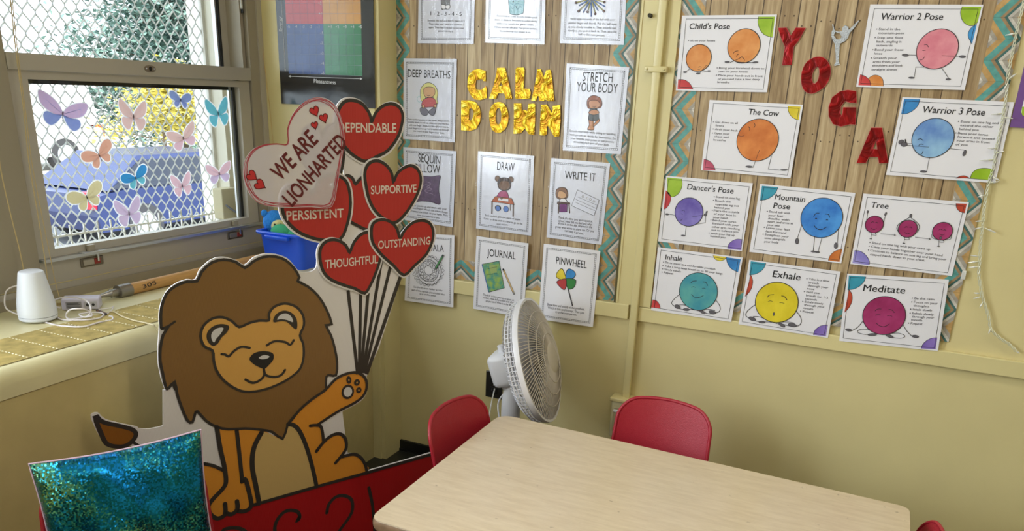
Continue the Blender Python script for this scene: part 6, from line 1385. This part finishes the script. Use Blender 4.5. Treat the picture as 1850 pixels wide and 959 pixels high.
GR = mat('sunlit_concrete', S(196, 192, 184), .9, var=.08, vscale=.6)
ASP = mat('asphalt', S(126, 128, 134), .9, var=.15, vscale=3)
tag(MB().box((-12.0, -30, -1.1), (-1.62, 40, -1.0), ASP).build('street', loc=(-6, 5, -1.05)), 'grey street below the classroom window', 'street')['kind'] = 'structure'
tag(MB().box((-60, -30, -1.1), (-12.0, 60, -.40), GR).build('ground'), kind='structure')
def car(loc, rz, body, label, name='parked_car', L=4.4, W=1.75, H=1.45, van=False, zs=1.0, win=True):
    t = thing(name, loc, label, 'car', 'cars outside the window'); M = xf(loc, rz) @ Matrix.Diagonal((1, 1, zs, 1))
    low = [(-.5*L, .35), (-.5*L, .62), (-.485*L, .82), (-.30*L, .90), (.38*L, .93), (.49*L, .86), (.5*L, .55), (.49*L, .30), (-.49*L, .30)]
    cab = [(-.27*L, .88), (-.12*L, H), (.28*L, H), (.44*L, .92)] if not van else [(-.44*L, .88), (-.36*L, H), (.47*L, H), (.49*L, .92)]
    def ext(mb, prof, w0, w1, m):
        k = len(prof); zt = max(p[1] for p in prof); zb = min(p[1] for p in prof); vs = []
        for s_ in (-1, 1):
            for x, z in prof: f = (z - zb) / max(.01, zt - zb); vs.append(M @ Vector((x, s_ * (w0 + (w1 - w0) * f) / 2, z)))
        mb.add(vs, [tuple(range(k)), tuple(range(k, 2*k))[::-1]] + [(i, k + i, k + (i+1) % k, (i+1) % k) for i in range(k)], m)
    b = MB(); ext(b, low, W, W, body); ext(b, cab, W - .06, W - .42, body); b.build('body', t)
    if not win: cab = [(-.50*L, .88), (-.47*L, .9), (-.44*L, .91), (-.42*L, .92)]
    g = MB(); GL = mat('car_glass', S(22, 28, 44), .35); c0 = [(x * .94 + .015 * L, .93 + (z - .93) * .86 if z > .93 else .945) for x, z in cab]
    ext(g, c0, W - .03, W - .355, GL); g.build('windows', t)
    g = MB(); xs0, xs1 = cab[0][0], cab[1][0]
    g.add([M @ Vector(v) for v in ((xs0 - .01, -.40*W, .95), (xs0 - .01, .40*W, .95), (xs1 - .06, .34*W, H - .07), (xs1 - .06, -.34*W, H - .07))], [(0, 1, 2, 3)], GL); g.build('windscreen', t)
    for sx in (-.31, .31):
        for s_ in (-1, 1):
            c = Vector((sx * L, s_ * (W / 2 - .09), .33)); w = MB().tube([M @ (c + Vector((0, -.10, 0))), M @ (c + Vector((0, .10, 0)))], .33, mat('tyre', S(50, 50, 54), .8), 28).build('wheel', t)
            MB().tube([M @ (c + Vector((0, s_*.095, 0))), M @ (c + Vector((0, s_*.115, 0)))], .20, mat('hubcap', S(190, 192, 198), .3, metal=.6), 20).build('hubcap', w)
    for s_ in (-1, 1):
        MB().rbox((.480*L, s_*W*.42 - .12, .66), (.508*L, s_*W*.42 + .12, .92), .01, mat('tail_lamp_red', S(214, 30, 50), .2), M).build('tail_lamp', t)
        MB().rbox((-.508*L, s_*W*.34 - .16, .60), (-.485*L, s_*W*.34 + .16, .74), .01, mat('headlamp', S(220, 224, 230), .1), M).build('headlamp', t)
    return t
BLC = mat('blue_car_paint', S(20, 36, 84), .45, coat=.3); WHC = mat('white_car_paint', S(236, 236, 238), .3, coat=1); SVC = mat('grey_car_paint', S(120, 130, 150), .3, coat=1)
car((-10.3, 7.75, -1.0), -90, BLC, 'blue car parked across the street seen through the security mesh', H=1.42, L=4.5, van=False, zs=.95)
car((-15.5, 7.4, -.40), 90, WHC, 'white van parked beyond the blue car', H=2.0, L=5.2, van=True, win=False)
LEAF = {}
def tree(x, y, z, h, r, mat_, label, name, n=2600, trunk=.12, shape=1.0, seed=1, leaf=.11, cat='tree'):
    R = random.Random(seed); t = thing(name, (x, y, z), label, cat)
    tk = MB().tube([(x, y, z), (x + .05, y + .04, z + h * .5), (x, y, z + h * .93)], [trunk, trunk * .6, .02], mat('bark', S(122, 106, 92), .9), 9)
    cl = []
    for k in range(26):
        zz = R.uniform(.22, .98) if shape < 1 else R.uniform(.35, .95); rad = r * ((1.06 - zz * .75) if shape < 1 else math.sin(math.pi * min(1, max(.15, zz)) * .95)) ; a = R.uniform(0, 6.28); rr_ = rad * R.uniform(.35, 1)
        p = Vector((x + rr_ * math.cos(a), y + rr_ * math.sin(a), z + h * zz)); cl.append(p)
        tk.tube([(x, y, z + h * zz * .82), p], [trunk * .28, .012], mat('bark', S(122, 106, 92), .9), 5)
    tk.build('trunk', t); b = MB()
    for k in range(n):
        c = R.choice(cl); p = c + Vector((R.gauss(0, 1), R.gauss(0, 1), R.gauss(0, .7))) * r * .22; a = R.uniform(0, 6.28); q = R.uniform(-1.2, 1.2)
        u = Vector((math.cos(a), math.sin(a), q * .6)).normalized() * leaf; v = u.cross(Vector((R.uniform(-1, 1), R.uniform(-1, 1), 1))).normalized() * leaf * .42
        b.add([p - u, p + v, p + u, p - v], [(0, 1, 2, 3)], mat_)
    tag(b.build('foliage', t), kind='stuff'); return t
def leafm(name, c):
    m = mat(name, c, .7, var=.25, vscale=1.2); return m
tree(-17.0, 14.6, -.40, 4.5, 3.1, leafm('dark_evergreen_leaves', S(96, 122, 112)), 'large dark evergreen tree beyond the parked cars', 'evergreen_tree', n=15000, shape=.5, seed=3, leaf=.11)
tree(-24.0, 24.0, -.40, 4.2, 2.0, leafm('grey_green_leaves', S(120, 142, 128)), 'smaller grey-green tree left of the dark evergreen', 'evergreen_tree', n=3600, shape=.5, seed=5, leaf=.15)
tree(-12.9, 10.0, -.40, 2.0, 1.1, leafm('yellow_leaves', S(206, 192, 96)), 'low yellow-leaved bush behind the blue car', 'yellow_bush', n=3800, trunk=.05, seed=9, leaf=.08, cat='bush')
tree(-12.9, 13.0, -.40, 1.8, .75, leafm('olive_leaves', S(150, 156, 96)), 'olive green bush right of the yellow bush', 'green_bush', n=2600, trunk=.05, seed=12, leaf=.08, cat='bush')
